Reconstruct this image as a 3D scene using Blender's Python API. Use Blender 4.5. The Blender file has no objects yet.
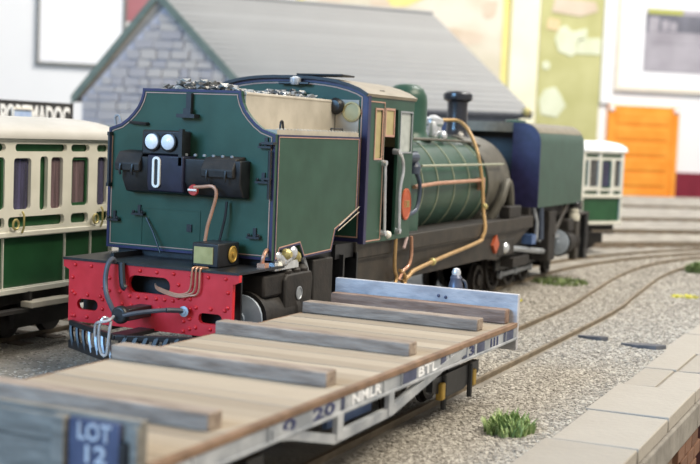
import bpy, bmesh, math, random
from mathutils import Vector, Matrix

random.seed(7)
scn = bpy.context.scene
col = scn.collection
R = math.radians

# ------------------------------------------------------------------ camera
F_PX = 1261.754
YAW, PITCH, ROLL = R(24.41), R(4.52), R(2.318)
CAM = Vector((-10.702, -7.072, 2.719))
fw = Vector((math.cos(YAW)*math.cos(PITCH), math.sin(YAW)*math.cos(PITCH), -math.sin(PITCH)))
rt = Vector((math.sin(YAW), -math.cos(YAW), 0))
up = rt.cross(fw)
rt, up = rt*math.cos(ROLL)+up*math.sin(ROLL), up*math.cos(ROLL)-rt*math.sin(ROLL)
cd = bpy.data.cameras.new('camera')
cam = bpy.data.objects.new('camera', cd)
col.objects.link(cam)
M4 = Matrix((rt, up, -fw)).transposed().to_4x4()
M4.translation = CAM
cam.matrix_world = M4
cd.sensor_width = 36
cd.lens = F_PX/700*36
cd.clip_start = .1
cd.clip_end = 500
cd.dof.use_dof = True
cd.dof.focus_distance = 13.4
cd.dof.aperture_fstop = .82
scn.camera = cam

# ------------------------------------------------------------------ world and lights
world = bpy.data.worlds.new('room_light')
scn.world = world
world.use_nodes = True
bg = world.node_tree.nodes['Background']
bg.inputs[0].default_value = (1.0, .97, .93, 1)
bg.inputs[1].default_value = .52

def area(name, loc, target, size, size_y, energy, color):
    l = bpy.data.lights.new(name, 'AREA')
    l.shape = 'RECTANGLE'; l.size = size; l.size_y = size_y
    l.energy = energy; l.color = color
    o = bpy.data.objects.new(name, l)
    col.objects.link(o)
    o.location = loc
    o.rotation_euler = (Vector(target)-Vector(loc)).to_track_quat('-Z', 'Y').to_euler()
    return o
area('ceiling_lamp', (5, -27, 36), (6, 0, 0), 28, 16, 22000, (1, .90, .73))
area('window_daylight', (-46, 14, 20), (4, 1, 1.5), 22, 18, 28000, (.29, .60, 1.0))
area('wall_fill_light', (40, -12, 48), (60, 22, 6), 26, 14, 40000, (1, .97, .93))  # added fill light that brightens the back wall

scn.view_settings.view_transform = 'Standard'
scn.view_settings.look = 'None'
scn.view_settings.exposure = 0.0
scn.view_settings.gamma = 1.0
scn.view_settings.use_curve_mapping = False

# ------------------------------------------------------------------ materials
def lin(h):
    c = [int(h[i:i+2], 16)/255 for i in (0, 2, 4)]
    return tuple(x/12.92 if x <= .04045 else ((x+.055)/1.055)**2.4 for x in c) + (1,)

MATS = {}
def mat(name, a, b=None, rough=.5, metal=0., scale=8., bump=0., bscale=None, detail=4., mix='noise', spec=.5,
        stretch=None, coat=0., lo=.35, hi=.65):
    """principled material whose colour drifts between a and b with object-space noise"""
    if name in MATS: return MATS[name]
    m = bpy.data.materials.new(name); m.use_nodes = True
    nt = m.node_tree; N = nt.nodes; L = nt.links
    p = N['Principled BSDF']
    p.inputs['Roughness'].default_value = rough
    p.inputs['Metallic'].default_value = metal
    p.inputs['Specular IOR Level'].default_value = spec
    p.inputs['Coat Weight'].default_value = coat
    tc = N.new('ShaderNodeTexCoord')
    vec = tc.outputs['Object']
    if stretch:
        mp = N.new('ShaderNodeMapping'); mp.inputs['Scale'].default_value = stretch
        L.new(vec, mp.inputs[0]); vec = mp.outputs[0]
    if b is None: b = a
    rp = N.new('ShaderNodeValToRGB')
    rp.color_ramp.elements[0].color = lin(a); rp.color_ramp.elements[1].color = lin(b)
    if mix == 'island':
        g = N.new('ShaderNodeNewGeometry'); L.new(g.outputs['Random Per Island'], rp.inputs[0])
    elif mix == 'object':
        g = N.new('ShaderNodeObjectInfo'); 
        nz = N.new('ShaderNodeTexNoise'); nz.inputs['Scale'].default_value = scale
        L.new(vec, nz.inputs['Vector'])
        mm = N.new('ShaderNodeMath'); mm.operation = 'MULTIPLY_ADD'
        L.new(nz.outputs[0], mm.inputs[0]); mm.inputs[1].default_value = .5
        sb = N.new('ShaderNodeMath'); sb.operation = 'SUBTRACT'
        L.new(g.outputs['Random'], sb.inputs[0]); sb.inputs[1].default_value = .25
        L.new(sb.outputs[0], mm.inputs[2]); L.new(mm.outputs[0], rp.inputs[0])
    else:
        nz = N.new('ShaderNodeTexNoise'); nz.inputs['Scale'].default_value = scale
        nz.inputs['Detail'].default_value = detail
        L.new(vec, nz.inputs['Vector']); L.new(nz.outputs[0], rp.inputs[0])
        rp.color_ramp.elements[0].position = lo; rp.color_ramp.elements[1].position = hi
    L.new(rp.outputs[0], p.inputs['Base Color'])
    if bump:
        nb = N.new('ShaderNodeTexNoise'); nb.inputs['Scale'].default_value = bscale or scale*3
        nb.inputs['Detail'].default_value = 6
        L.new(vec, nb.inputs['Vector'])
        bp = N.new('ShaderNodeBump'); bp.inputs['Strength'].default_value = bump
        bp.inputs['Distance'].default_value = .03
        L.new(nb.outputs[0], bp.inputs['Height']); L.new(bp.outputs[0], p.inputs['Normal'])
    MATS[name] = m
    return m

GREEN = mat('loco_green', '274638', '2f5042', .36, scale=3, coat=.05, spec=.35)
NAVY = mat('navy_edging', '282747', '312f55', .35)
ORANGE = mat('orange_lining', 'b0897a', 'bc9686', .5)
BLACK = mat('loco_black', '17181a', '222326', .42, scale=6, bump=.05)
SOOT = mat('sooty_black', '1d1b1a', '2c2825', .65, scale=7, bump=.15)
SMOKEBOX = mat('smokebox_grey', '504e46', '615e55', .5, scale=5)
FRAMEGREY = mat('weathered_frame', '272420', '38322b', .55, scale=4, bump=.1)
RED = mat('beam_red', 'c91f28', 'd62c36', .4, scale=4, bump=.05)
CREAMP = mat('bunker_cream', 'a39c8f', 'b8b1a4', .55, scale=3, bump=.08)
ROOFTAN = mat('cab_roof_tan', '847b6b', '928877', .5, scale=3)
STEEL = mat('bright_steel', 'c4c8ce', 'dfe3e8', .25, metal=.6)
DULLSTEEL = mat('dull_steel', '8f959c', 'a9aeb4', .4, metal=.3)
COPPER = mat('copper', 'b98a70', 'c99a80', .35, metal=.4)
BRASSY = mat('brass_pipe', 'a9895c', 'b99869', .4, metal=.35)
BRASS = mat('brass_plate', 'a59a63', 'b8ac74', .4, metal=.35)
GOLD = mat('gold_disc', 'ab8a3c', 'bd9c4e', .4, metal=.4)
REDPAINT = mat('signal_red', 'b5322a', 'c5473a', .45)
PLATE_RED = mat('number_plate_red', 'a44a2c', 'b55a38', .45)
LENS = mat('lamp_lens', 'e4eaf2', 'f4f7fb', .12, spec=.8, coat=.5)
HOSE = mat('hose_grey', '3c4048', '4a4e57', .5)
WHITEP = mat('white_paint', 'e8e4da', 'f2eee6', .5)
COALM = mat('coal', '404042', 'aba9a4', .3, mix='island', spec=.8)
WINGLASS = mat('glass_painted_reflection', 'a5aca8', 'b9bfbb', .12, spec=.9)  # pale opaque colour holds the reflection on the cab panes
DARKIN = mat('cab_interior', '1b1a18', '25221f', .7)
TANIN = mat('cab_inside_tan', 'a59a70', 'b3a67b', .6)
BLUEPIPE = mat('blue_grey_pipe', '3c4658', '4a5568', .4)

DECK = mat('deck_wood', '918473', 'ab9e8c', .8, mix='object', scale=2.2, bump=.35, bscale=5, stretch=(8, 1, 8))
BOLSTER = mat('bolster_wood', '78695d', 'a5978a', .8, scale=3, bump=.4, bscale=8, stretch=(6, 1, 6), lo=.3, hi=.7)
BOLSTER_B = mat('bolster_wood_brown', '775f52', '957e70', .8, scale=3, bump=.4, bscale=8, stretch=(6, 1, 6))
RUSTWOOD = mat('deck_edge_rust', '6f5846', '8a6f59', .75, scale=5, bump=.2)
ENDPALE = mat('end_plank_paint', 'a2a1a6', 'c0bfc2', .7, scale=4, bump=.25, stretch=(3, 1, 3))
ENDGREY = mat('end_board_grey', '66635d', '827f78', .75, scale=4, bump=.25, stretch=(3, 1, 6))
SOLE = mat('solebar_grey', '83888f', 'b0b3b7', .65, scale=3.5, bump=.12)
SLATEBLUE = mat('slate_blue_paint', '3a4059', '4c526c', .6, scale=6, bump=.1)
BLUEUNDER = mat('underframe_blue', '4c628e', '60779f', .6, scale=5)
YELLOW = mat('axlebox_yellow', '97792c', 'ad8d3c', .55)
WHEELM = mat('wheel_dark', '24211f', '37312c', .55, scale=6)
LETTER = mat('letter_white', 'e6e8ec', 'f3f4f6', .6)
LETTERDK = mat('letter_navy', '2d3358', '3a4068', .6)

COACHGREEN = mat('coach_green', '1f4a2b', '265533', .4, scale=3, coat=.2)
COACHCREAM = mat('coach_cream', 'cfccbe', 'dad7ca', .45, scale=3)
COACHROOF = mat('coach_roof', 'b3b0a9', 'bdbab4', .6, scale=2)
WHITEROOF = mat('coach_white_roof', 'e9ebea', 'f3f4f3', .6, scale=2)
COACHGLASS = mat('coach_glass', '3c3a3c', '55505a', .1, spec=.8)
CURT_P = mat('pink_curtain', '6b504f', '97777a', .8, scale=3, stretch=(10, 1, .6))
CURT_V = mat('violet_curtain', '35324a', '5a5484', .8, scale=3, stretch=(10, 1, .6))
UNDER = mat('coach_underframe', '23211f', '322e2b', .7, scale=4)
STEPW = mat('step_board', 'b7ae9d', 'c9c1b0', .7, scale=4)

GROUND = mat('ballast_bed', '7f7a72', 'a39e95', .9, scale=1.6, bump=.9, bscale=22, detail=8)
STONES = mat('ballast_stone', '757069', 'bfbab1', .9, mix='island')
RAIL = mat('rail_rust', '6f6352', '8b7d69', .55, metal=.2, scale=5)
SLEEPER = mat('sleeper_wood', '5d5044', '75675a', .85, scale=4, bump=.3)
FLAG = mat('flagstone', '99938a', 'aaa49b', .85, mix='object', scale=2.5, bump=.3, bscale=14)
KERB = mat('platform_edge_stone', '7b7771', '918d86', .85, scale=3, bump=.4, bscale=9)
BRICK = mat('wall_brick', '644635', '7a5946', .85, mix='object', scale=5, bump=.3)
PIER = mat('pier_maroon', '4b2f33', '5c3c40', .8, scale=4, bump=.2)
MORTAR = mat('mortar', '6f5b4c', '836d5c', .9, scale=5)
GRASS = mat('grass_blade', '6f8c50', 'a8bb80', .7, mix='island')
GRASSDK = mat('grass_dark', '53693e', '8a9a62', .7, mix='island')
FLOWER = mat('yellow_flower', 'd6cf3a', 'ece66a', .7, mix='island')
DARKROCK = mat('slate_chip', '4c4c50', '66666a', .7, scale=5, bump=.3)

STONEW = mat('gable_stone', 'a09fa6', 'b7b3b0', .9, mix='object', scale=2, bump=.35, bscale=5)
STONEMORT = mat('gable_mortar', 'b0b0ba', 'bdbdc8', .9, scale=2, bump=.2)
SLATE = mat('roof_slate', '8f8e8c', '999896', .75, mix='object', scale=1.5, bump=.2, bscale=6)
BARGE = mat('barge_green', '5c6a64', '69776f', .6, scale=3)
TRIM_AND_SHADE = mat('eave_trim_and_shade', '3c3d42', '4a4b50', .7)  # gutter colour, also the painted shade on the front wall
VANG = mat('van_green', '1d4038', '264c42', .5)
SIGNBLK = mat('sign_black', '3a3a3c', '464648', .5)
SIGNBLUE = mat('sign_blue_card', '9db6e0', 'b9cbea', .5)

WALL = mat('wall_paint', 'ecebea', 'f1f0ef', .85, scale=.2)
PICFRAME = mat('picture_frame_grey', '6d6c68', '7b7a75', .6)
PICFRAME_L = mat('picture_frame_pale', 'e2d8c6', 'ece3d3', .6)
PICMAT = mat('picture_mat', 'f0eff0', 'f6f5f6', .8)
PHOTO = mat('old_photo_dark', '45454e', '7c7c86', .6, scale=.5, lo=.3, hi=.7)
PHOTO_L = mat('old_photo_light', '8f8a91', 'b7b2b9', .6, scale=.4, lo=.3, hi=.7)
PHOTO_T = mat('photo_caption', 'a9ab4e', 'b9ba62', .6)
ORDOOR = mat('orange_door', 'f0932a', 'f5a23a', .5, scale=1)
MAROON = mat('maroon_dado', '74132a', '7f1a30', .6, scale=1)
CREAMPOST = mat('cream_post', 'ebe6c4', 'f2eed2', .7, scale=.4)
OLIVE = mat('olive_board', 'b3b077', 'c2bf89', .8, scale=.5)
PALEPAPER = mat('pale_paper', 'd0d4b4', 'dde0c6', .8, scale=.6)
MAPY = mat('map_yellow', 'ddcf7c', 'e4d98e', .7, scale=.5)
MAPP = mat('map_print', 'cfc6b0', 'ddd5c4', .8, scale=.35, lo=.4, hi=.6)
MAPO = mat('map_ochre', 'cbb9a2', 'd6c6b2', .8, scale=.5)
REDPOST = mat('red_poster', 'a5656a', 'b07377', .7, scale=.6)
FLOORM = mat('floor_carpet', '6e6a66', '7d7975', .9, scale=1)
BASEW = mat('baseboard_ply', '5c4a38', '6b5844', .8, scale=1)

# ------------------------------------------------------------------ mesh helpers
class MB:
    def __init__(s): s.v = []; s.f = []
    def add(s, vs, fs, fn=None):
        o = len(s.v)
        s.v += [tuple(fn(*v)) if fn else tuple(v) for v in vs]
        s.f += [tuple(i+o for i in f) for f in fs]
        return s
    def box(s, x0, x1, y0, y1, z0, z1):
        x0, x1 = sorted((x0, x1)); y0, y1 = sorted((y0, y1)); z0, z1 = sorted((z0, z1))
        vs = [(x, y, z) for x in (x0, x1) for y in (y0, y1) for z in (z0, z1)]
        return s.add(vs, [(0, 1, 3, 2), (4, 6, 7, 5), (0, 4, 5, 1), (2, 3, 7, 6), (0, 2, 6, 4), (1, 5, 7, 3)])
    def hexa(s, b, t):
        """4 bottom corners, 4 top corners in the same turn"""
        return s.add(list(b)+list(t), [(3, 2, 1, 0), (4, 5, 6, 7)]+[(i, (i+1) % 4, 4+(i+1) % 4, 4+i) for i in range(4)])
    def prism(s, poly, axis, a, b):
        """closed 2D polygon extruded along an axis: 'x' uses (y,z), 'y' (x,z), 'z' (x,y)"""
        mk = {'x': lambda p, c: (c, p[0], p[1]), 'y': lambda p, c: (p[0], c, p[1]), 'z': lambda p, c: (p[0], p[1], c)}[axis]
        n = len(poly)
        vs = [mk(p, a) for p in poly]+[mk(p, b) for p in poly]
        fs = [tuple(range(n))[::-1], tuple(range(n, 2*n))]+[(i, (i+1) % n, n+(i+1) % n, n+i) for i in range(n)]
        return s.add(vs, fs)
    def tube(s, pts, r, n=8, smooth=0, cap=True):
        pts = [Vector(p) for p in pts]
        if smooth:
            q = []
            for i in range(len(pts)-1):
                p0 = pts[max(i-1, 0)]; p1 = pts[i]; p2 = pts[i+1]; p3 = pts[min(i+2, len(pts)-1)]
                for k in range(smooth):
                    t = k/smooth
                    q.append(.5*((2*p1)+(p2-p0)*t+(2*p0-5*p1+4*p2-p3)*t*t+(3*p1-p0-3*p2+p3)*t**3))
            q.append(pts[-1]); pts = q
        rs = r if isinstance(r, (list, tuple)) else [r]*len(pts)
        vs = []; prev = None
        for i, p in enumerate(pts):
            d = (pts[min(i+1, len(pts)-1)]-pts[max(i-1, 0)]).normalized()
            if prev is None:
                u = d.orthogonal().normalized()
            else:
                u = (prev-d*prev.dot(d)).normalized()
            prev = u; w = d.cross(u)
            rr = rs[min(i, len(rs)-1)]
            vs += [tuple(p+u*math.cos(2*math.pi*k/n)*rr+w*math.sin(2*math.pi*k/n)*rr) for k in range(n)]
        fs = []
        for i in range(len(pts)-1):
            for k in range(n):
                k2 = (k+1) % n
                fs.append((i*n+k, i*n+k2, (i+1)*n+k2, (i+1)*n+k))
        if cap:
            fs.append(tuple(range(n))[::-1]); fs.append(tuple(range((len(pts)-1)*n, len(pts)*n)))
        return s.add(vs, fs)
    def lathe(s, prof, org, axis='z', n=24, sy=1., sgn=1):
        """profile of (radius, height) turned about an axis through org"""
        ox, oy, oz = org
        vs = []; fs = []
        for r, h in prof:
            for k in range(n):
                a = 2*math.pi*k/n; c, d = r*math.cos(a), r*math.sin(a)*sy
                vs.append({'z': (ox+c, oy+d, oz+h*sgn), 'x': (ox+h*sgn, oy+c, oz+d), 'y': (ox+c, oy+h*sgn, oz+d)}[axis])
        for i in range(len(prof)-1):
            for k in range(n):
                k2 = (k+1) % n
                fs.append((i*n+k, i*n+k2, (i+1)*n+k2, (i+1)*n+k))
        fs.append(tuple(range(n))[::-1]); fs.append(tuple(range((len(prof)-1)*n, len(prof)*n)))
        return s.add(vs, fs)
    def ball(s, c, r, n=10, m=6, sz=1.):
        prof = [(max(r*math.sin(math.pi*i/m), r*.02), -r*math.cos(math.pi*i/m)*sz) for i in range(m+1)]
        return s.lathe(prof, c, 'z', n)
    def ribbon(s, pts, d0, d1, mk, t0, t1):
        """closed band between two insets of a 2D polygon, as a thin raised strip"""
        a = inset(pts, d0); b = inset(pts, d1); n = len(pts)
        vs = [mk(p, t1) for p in a]+[mk(p, t1) for p in b]+[mk(p, t0) for p in a]+[mk(p, t0) for p in b]
        fs = []
        for i in range(n):
            j = (i+1) % n
            fs += [(i, j, n+j, n+i), (i, 2*n+i, 2*n+j, j), (n+i, n+j, 3*n+j, 3*n+i)]
        return s.add(vs, fs)
    def build(s, name, m, parent=None, bevel=0., smooth=True, kind=None, angle=35):
        me = bpy.data.meshes.new(name)
        me.from_pydata(s.v, [], s.f)
        me.validate()
        bm = bmesh.new(); bm.from_mesh(me)
        bmesh.ops.recalc_face_normals(bm, faces=bm.faces); bm.to_mesh(me); bm.free()
        me.materials.append(m)
        if smooth:
            me.shade_smooth(); me.set_sharp_from_angle(angle=R(angle))
        o = bpy.data.objects.new(name, me); col.objects.link(o)
        if parent is not None: o.parent = parent
        if bevel:
            md = o.modifiers.new('bevel', 'BEVEL'); md.width = bevel; md.segments = 2; md.limit_method = 'ANGLE'
        if kind: o['kind'] = kind
        return o

def inset(pts, d):
    n = len(pts)
    A = sum(pts[i][0]*pts[(i+1) % n][1]-pts[(i+1) % n][0]*pts[i][1] for i in range(n))
    sg = 1 if A > 0 else -1
    out = []
    for i in range(n):
        p0 = Vector(pts[i-1]); p1 = Vector(pts[i]); p2 = Vector(pts[(i+1) % n])
        e1 = (p1-p0).normalized(); e2 = (p2-p1).normalized()
        n1 = Vector((-e1.y, e1.x))*sg; n2 = Vector((-e2.y, e2.x))*sg
        b = n1+n2
        k = max(b.dot(n1), .35)
        out.append(tuple(p1+b*(d/k)))
    return out

def plate(outer, holes, t):
    """2D outline with holes as a slab of thickness t: verts (a, b, c in -t/2..t/2), faces"""
    cu = bpy.data.curves.new('tmp', 'CURVE'); cu.dimensions = '2D'; cu.fill_mode = 'BOTH'; cu.extrude = t/2
    for pl in [outer]+list(holes):
        sp = cu.splines.new('POLY'); sp.points.add(len(pl)-1)
        for p, q in zip(sp.points, pl): p.co = (q[0], q[1], 0, 1)
        sp.use_cyclic_u = True
    ob = bpy.data.objects.new('tmp', cu); col.objects.link(ob)
    me = bpy.data.meshes.new_from_object(ob)
    vs = [tuple(v.co) for v in me.vertices]; fs = [tuple(p.vertices) for p in me.polygons]
    bpy.data.objects.remove(ob); bpy.data.curves.remove(cu); bpy.data.meshes.remove(me)
    # weld doubled vertices
    key = {}; idx = []; nv = []
    for v in vs:
        k = tuple(round(c, 5) for c in v)
        if k not in key: key[k] = len(nv); nv.append(v)
        idx.append(key[k])
    nf = []
    for f in fs:
        g = []
        for i in f:
            if idx[i] not in g: g.append(idx[i])
        if len(g) > 2: nf.append(tuple(g))
    return nv, nf

def text_verts(body, width, height, t, bold=0.):
    cu = bpy.data.curves.new('tmp', 'FONT'); cu.body = body; cu.size = 1; cu.extrude = .02; cu.offset = bold
    cu.resolution_u = 3
    ob = bpy.data.objects.new('tmp', cu); col.objects.link(ob)
    me = bpy.data.meshes.new_from_object(ob)
    vs = [tuple(v.co) for v in me.vertices]; fs = [tuple(p.vertices) for p in me.polygons]
    bpy.data.objects.remove(ob); bpy.data.curves.remove(cu); bpy.data.meshes.remove(me)
    x0 = min(v[0] for v in vs); x1 = max(v[0] for v in vs); y0 = min(v[1] for v in vs); y1 = max(v[1] for v in vs)
    vs = [((v[0]-x0)/(x1-x0)*width, (v[1]-y0)/(y1-y0)*height, v[2]/.04*t) for v in vs]
    return vs, fs

def rrect(a0, a1, b0, b1, r, n=4):
    r = min(r, (a1-a0)/2*.999, (b1-b0)/2*.999)
    pts = []
    for cx, cy, s in ((a1-r, b0+r, -90), (a1-r, b1-r, 0), (a0+r, b1-r, 90), (a0+r, b0+r, 180)):
        for k in range(n+1):
            a = R(s+90*k/n); pts.append((cx+r*math.cos(a), cy+r*math.sin(a)))
    return pts
def ellipse(cx, cy, rx, ry, n=20):
    return [(cx+rx*math.cos(2*math.pi*k/n), cy+ry*math.sin(2*math.pi*k/n)) for k in range(n)]

def thing(name, label, cat, loc=(0, 0, 0), rz=0., group=None):
    o = bpy.data.objects.new(name, None); col.objects.link(o)
    o.empty_display_size = .2
    o.location = loc; o.rotation_euler = (0, 0, rz)
    o['label'] = label; o['category'] = cat
    if group: o['group'] = group
    return o
def tag(o, label, cat, group=None):
    o['label'] = label; o['category'] = cat
    if group: o['group'] = group
    return o
def struct(o):
    o['kind'] = 'structure'; return o
def inst(src, name, parent, loc=(0, 0, 0), rot=(0, 0, 0), scale=(1, 1, 1)):
    o = bpy.data.objects.new(name, src if isinstance(src, bpy.types.Mesh) else src.data)
    col.objects.link(o); o.parent = parent
    o.location = loc; o.rotation_euler = rot; o.scale = scale
    return o
def B(*a): return MB().box(*a)

# ================================================================== STRUCTURE: room wall, floor, layout board
WD = Vector((.59355936, -.80479021, 0)); WN = Vector((.80479021, .59355936, 0)); WP0 = Vector((62.14692, 25.98907, 0))
WRZ = math.atan2(WD.y, WD.x)
def wp(s, z=0., off=0.): return WP0+WD*s-WN*off+Vector((0, 0, z))

w = MB().box(-75, 75, 0, 1, -38, 60).build('wall_back', WALL); w.location = WP0; w.rotation_euler = (0, 0, WRZ); struct(w)
fl = MB().box(-90, 110, -90, 90, -39, -38).build('floor', FLOORM); struct(fl)
dado = MB().box(21.95, 60, -.35, 0, -38, .92).build('trim_1', MAROON); dado.location = WP0; dado.rotation_euler = (0, 0, WRZ); struct(dado)

# layout board: ballast surface, z = 0, with a drop beyond the flagged platform edge
def backx(y): return 54.5+(6-y)*(.59355936/.80479021)
g = MB()
poly = [(-20, -4.6), (backx(-4.6), -4.6), (backx(40), 40), (-20, 40)]
g.prism(poly, 'z', -.5, .055)
gr = struct(g.build('ground', GROUND, smooth=False))
lo = MB().prism([(-20, -30), (backx(-30), -30), (backx(-4.6), -4.6), (-20, -4.6)], 'z', -2.6, -2.3).build('lower_ground', GROUND, smooth=False); struct(lo)
bb = MB().prism([(-20, -30), (backx(-30), -30), (backx(40), 40), (-20, 40)], 'z', -4.0, -2.6).build('baseboard_layout', BASEW, smooth=False); struct(bb)

# ================================================================== TRACKS
RAILTOP = .12
def rail_section(y): 
    return [(y-.03, .0), (y+.03, .0), (y+.03, .012), (y+.009, .022), (y+.009, .085), (y+.02, .095), (y+.02, RAILTOP), (y-.02, RAILTOP), (y-.02, .095), (y-.009, .085), (y-.009, .022), (y-.03, .012)]
SLP = MB().box(-.11, .11, -.68, .68, -.03, .066).build('sleeper', SLEEPER, smooth=False)
SLPME = SLP.data; bpy.data.objects.remove(SLP)
def sweep_rail(path, off):
    mb = MB(); n = len(path); k = 12; vs = []
    for i, p in enumerate(path):
        a = Vector(path[max(i-1, 0)]); b = Vector(path[min(i+1, n-1)])
        d = (b-a).normalized(); nn = Vector((-d.y, d.x))
        for (o, z) in rail_section(off): vs.append((p[0]+nn.x*o, p[1]+nn.y*o, z))
    fs = []
    for i in range(n-1):
        for q in range(k):
            q2 = (q+1) % k; fs.append((i*k+q, i*k+q2, (i+1)*k+q2, (i+1)*k+q))
    fs += [tuple(range(k)), tuple(range((n-1)*k, n*k))]
    return mb.add(vs, fs)
def smooth_path(pts, per=8):
    pts = [Vector((p[0], p[1])) for p in pts]; q = []
    for i in range(len(pts)-1):
        p0 = pts[max(i-1, 0)]; p1 = pts[i]; p2 = pts[i+1]; p3 = pts[min(i+2, len(pts)-1)]
        for k in range(per):
            t = k/per
            v = .5*((2*p1)+(p2-p0)*t+(2*p0-5*p1+4*p2-p3)*t*t+(3*p1-p0-3*p2+p3)*t**3); q.append((v.x, v.y))
    q.append((pts[-1].x, pts[-1].y)); return q
PATHS = []
def track(label, pts, per=8, ties=True):
    t = thing('railway_track', label, 'track', (pts[0][0], pts[0][1], 0), group='tracks of the layout')
    path = smooth_path(pts, per); PATHS.append(path)
    ox, oy = pts[0][0], pts[0][1]
    loc = [(x-ox, y-oy) for x, y in path]
    for off in (-.375, .375): sweep_rail(loc, off).build('rail', RAIL, t)
    acc = 0; nxt = .3 if ties else 1e9
    for i in range(len(loc)-1):
        a = Vector(loc[i]); b = Vector(loc[i+1]); L = (b-a).length
        while nxt < acc+L:
            p = a.lerp(b, (nxt-acc)/L)
            inst(SLPME, 'sleeper', t, (p.x, p.y, 0), (0, 0, math.atan2(b.y-a.y, b.x-a.x)))
            nxt += .62
        acc += L
    return t
track('rusty track carrying the flat wagon, curving away at the right', [(-9, -2.43), (-4, -2.43), (2, -2.43), (8.5, -2.42), (11, -2.26), (14.5, -2.03), (17.2, -2.1), (19.6, -2.6), (22.5, -3.8), (26, -6)], ties=False)
def arc(x0, y0, Rr, deg, ext=8, n=6):
    p = [(x0+Rr*math.sin(R(deg*k/n)), y0-Rr*(1-math.cos(R(deg*k/n)))) for k in range(n+1)]
    d = (math.cos(R(-deg)), math.sin(R(-deg)))
    p.append((p[-1][0]+d[0]*ext, p[-1][1]+d[1]*ext)); return p
track('track under the green articulated locomotive', [(-9, 0), (0, 0), (7, 0)]+arc(13, 0, 20, 35, 8), ties=False)
track('track under the cream and green coaches behind the locomotive', [(-9, 3.15), (0, 3.15), (8, 3.15)]+arc(13.2, 3.15, 14.2, 40, 9))
track('third curving track, seen just right of the far coach', [(8, 6.6), (13, 6.4), (18, 5.8), (22.5, 4.4), (26, 2.1), (29.1, -.85), (33, -5.5)])
track('fourth curving track, farther back right of the far coach', [(22, 8.6), (27, 6.9), (30, 5.1), (33.2, 2.5), (35.7, .2), (40, -4.6)])
track('rearmost curving track in front of the orange door', [(36, 9.8), (39.5, 7.6), (42.6, 4.4), (44.9, 1.7), (49, -3.6)])

# loose ballast chippings: uncountable, one object
def chip(mb, x, y, z, s):
    a = random.random()*6.28; c, d = math.cos(a), math.sin(a)
    v = [(1, .0, -.2), (-.5, .85, -.25), (-.6, -.75, -.2), (.5, .6, .55), (-.8, .1, .5), (.35, -.7, .6)]
    q = []
    for p in v:
        px, py, pz = [k*random.uniform(.7, 1.3) for k in p]
        q.append((x+(px*c-py*d)*s, y+(px*d+py*c)*s, z+pz*s*.75))
    mb.add(q, [(0, 2, 1), (3, 4, 5), (0, 1, 3), (1, 4, 3), (1, 2, 4), (2, 5, 4), (2, 0, 5), (0, 3, 5)])
def scatter(n, x0, x1, y0, y1, s0, s1, mb, avoid=True):
    for _ in range(n):
        x = random.uniform(x0, x1); y = random.uniform(y0, y1)
        if avoid and (abs(abs(y+2.43)-.375) < .07 and x < 9): continue
        chip(mb, x, y, .052, random.uniform(s0, s1))
mb = MB()
scatter(20000, -3, 4.5, -4.2, -2.9, .008, .03, mb)
scatter(20000, 4.5, 13, -4.2, -2.8, .009, .036, mb)
scatter(9000, 1.5, 12, -2.8, -2.05, .009, .034, mb)
scatter(17000, 1.5, 14, -2.05, -.4, .009, .036, mb)
scatter(6000, 12, 20, -5.5, -.6, .015, .045, mb)
scatter(9000, -2.5, 4, .3, 3.0, .008, .026, mb)
ch = mb.build('ballast_chippings', STONES, smooth=False, kind='stuff')
tag(ch, 'loose tan and grey stone ballast spread between the tracks', 'ballast')

# ================================================================== PLATFORM EDGE with flagstones
EY = -4.97
pe = thing('stone_platform_edge', 'flagstone paved platform edge with retaining wall at the lower right', 'platform', (3, EY, -2.3))
def PL(x, y, z): return (x-3, y-EY, z+2.3)
cuts = [-5.5, -3.6, -1.9, .15, 1.56, 3.12, 4.3, 5.68, 7.4, 9.2, 11.0, 13, 15.2, 17.5]
for i in range(len(cuts)-1):
    a, b = cuts[i]+.012, cuts[i+1]-.012
    back = -4.16+random.uniform(-.07, .06)
    if i in (5, 6, 8, 10):
        m = -4.54+random.uniform(-.04, .04); parts = [(EY, m-.012), (m+.012, back)]
    else: parts = [(EY, back)]
    for q, (y0, y1) in enumerate(parts):
        a2, b2 = a, b
        if i == 5 and q == 0: b2 = b-.02
        z = .082+random.uniform(-.005, .005)
        s = .03
        bt = [(a2+random.uniform(0, s), y0, z), (b2-random.uniform(0, s), y0, z), (b2-random.uniform(-s, s), y1, z-.01), (a2+random.uniform(-s, s), y1, z-.01)]
        MB().hexa([PL(p[0], p[1], -.06) for p in bt], [PL(*p) for p in bt]).build('flagstone', FLAG, pe, bevel=.012)
for i in range(8):
    a = -5.5+i*2.9
    MB().box(*[k for k in (a-3+.01, a+2.9-3-.01)], -.03, .45, 1.95, 2.235).build('kerb_stone', KERB, pe, bevel=.02)
MB().box(-8.5, 14.5, .05, .6, 0, 1.95).build('retaining_wall', MORTAR, pe)
br = MB().box(-.19, .19, -.04, .04, -.075, .075).build('brick', BRICK, pe, bevel=.008)
brm = br.data
first = True
for r_ in range(5):
    for c in range(16):
        x = -.6+c*.41+(r_ % 2)*.2; z = 1.95-.09-r_*.17
        if abs(x-.95) < .35: continue
        if first: br.location = (x, .03, z); first = False; continue
        o = inst(brm, 'brick', pe, (x, .03, z)); md = o.modifiers.new('bevel', 'BEVEL'); md.width = .008
MB().box(.72, 1.2, -.1, .3, 0, 1.94).build('pier', PIER, pe, bevel=.015)

# ================================================================== LOCOMOTIVE
loco = thing('steam_locomotive', 'dark green articulated model steam locomotive with red buffer beam', 'locomotive', (0, 0, 0))
XF = .71
SY = 1.02
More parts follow.
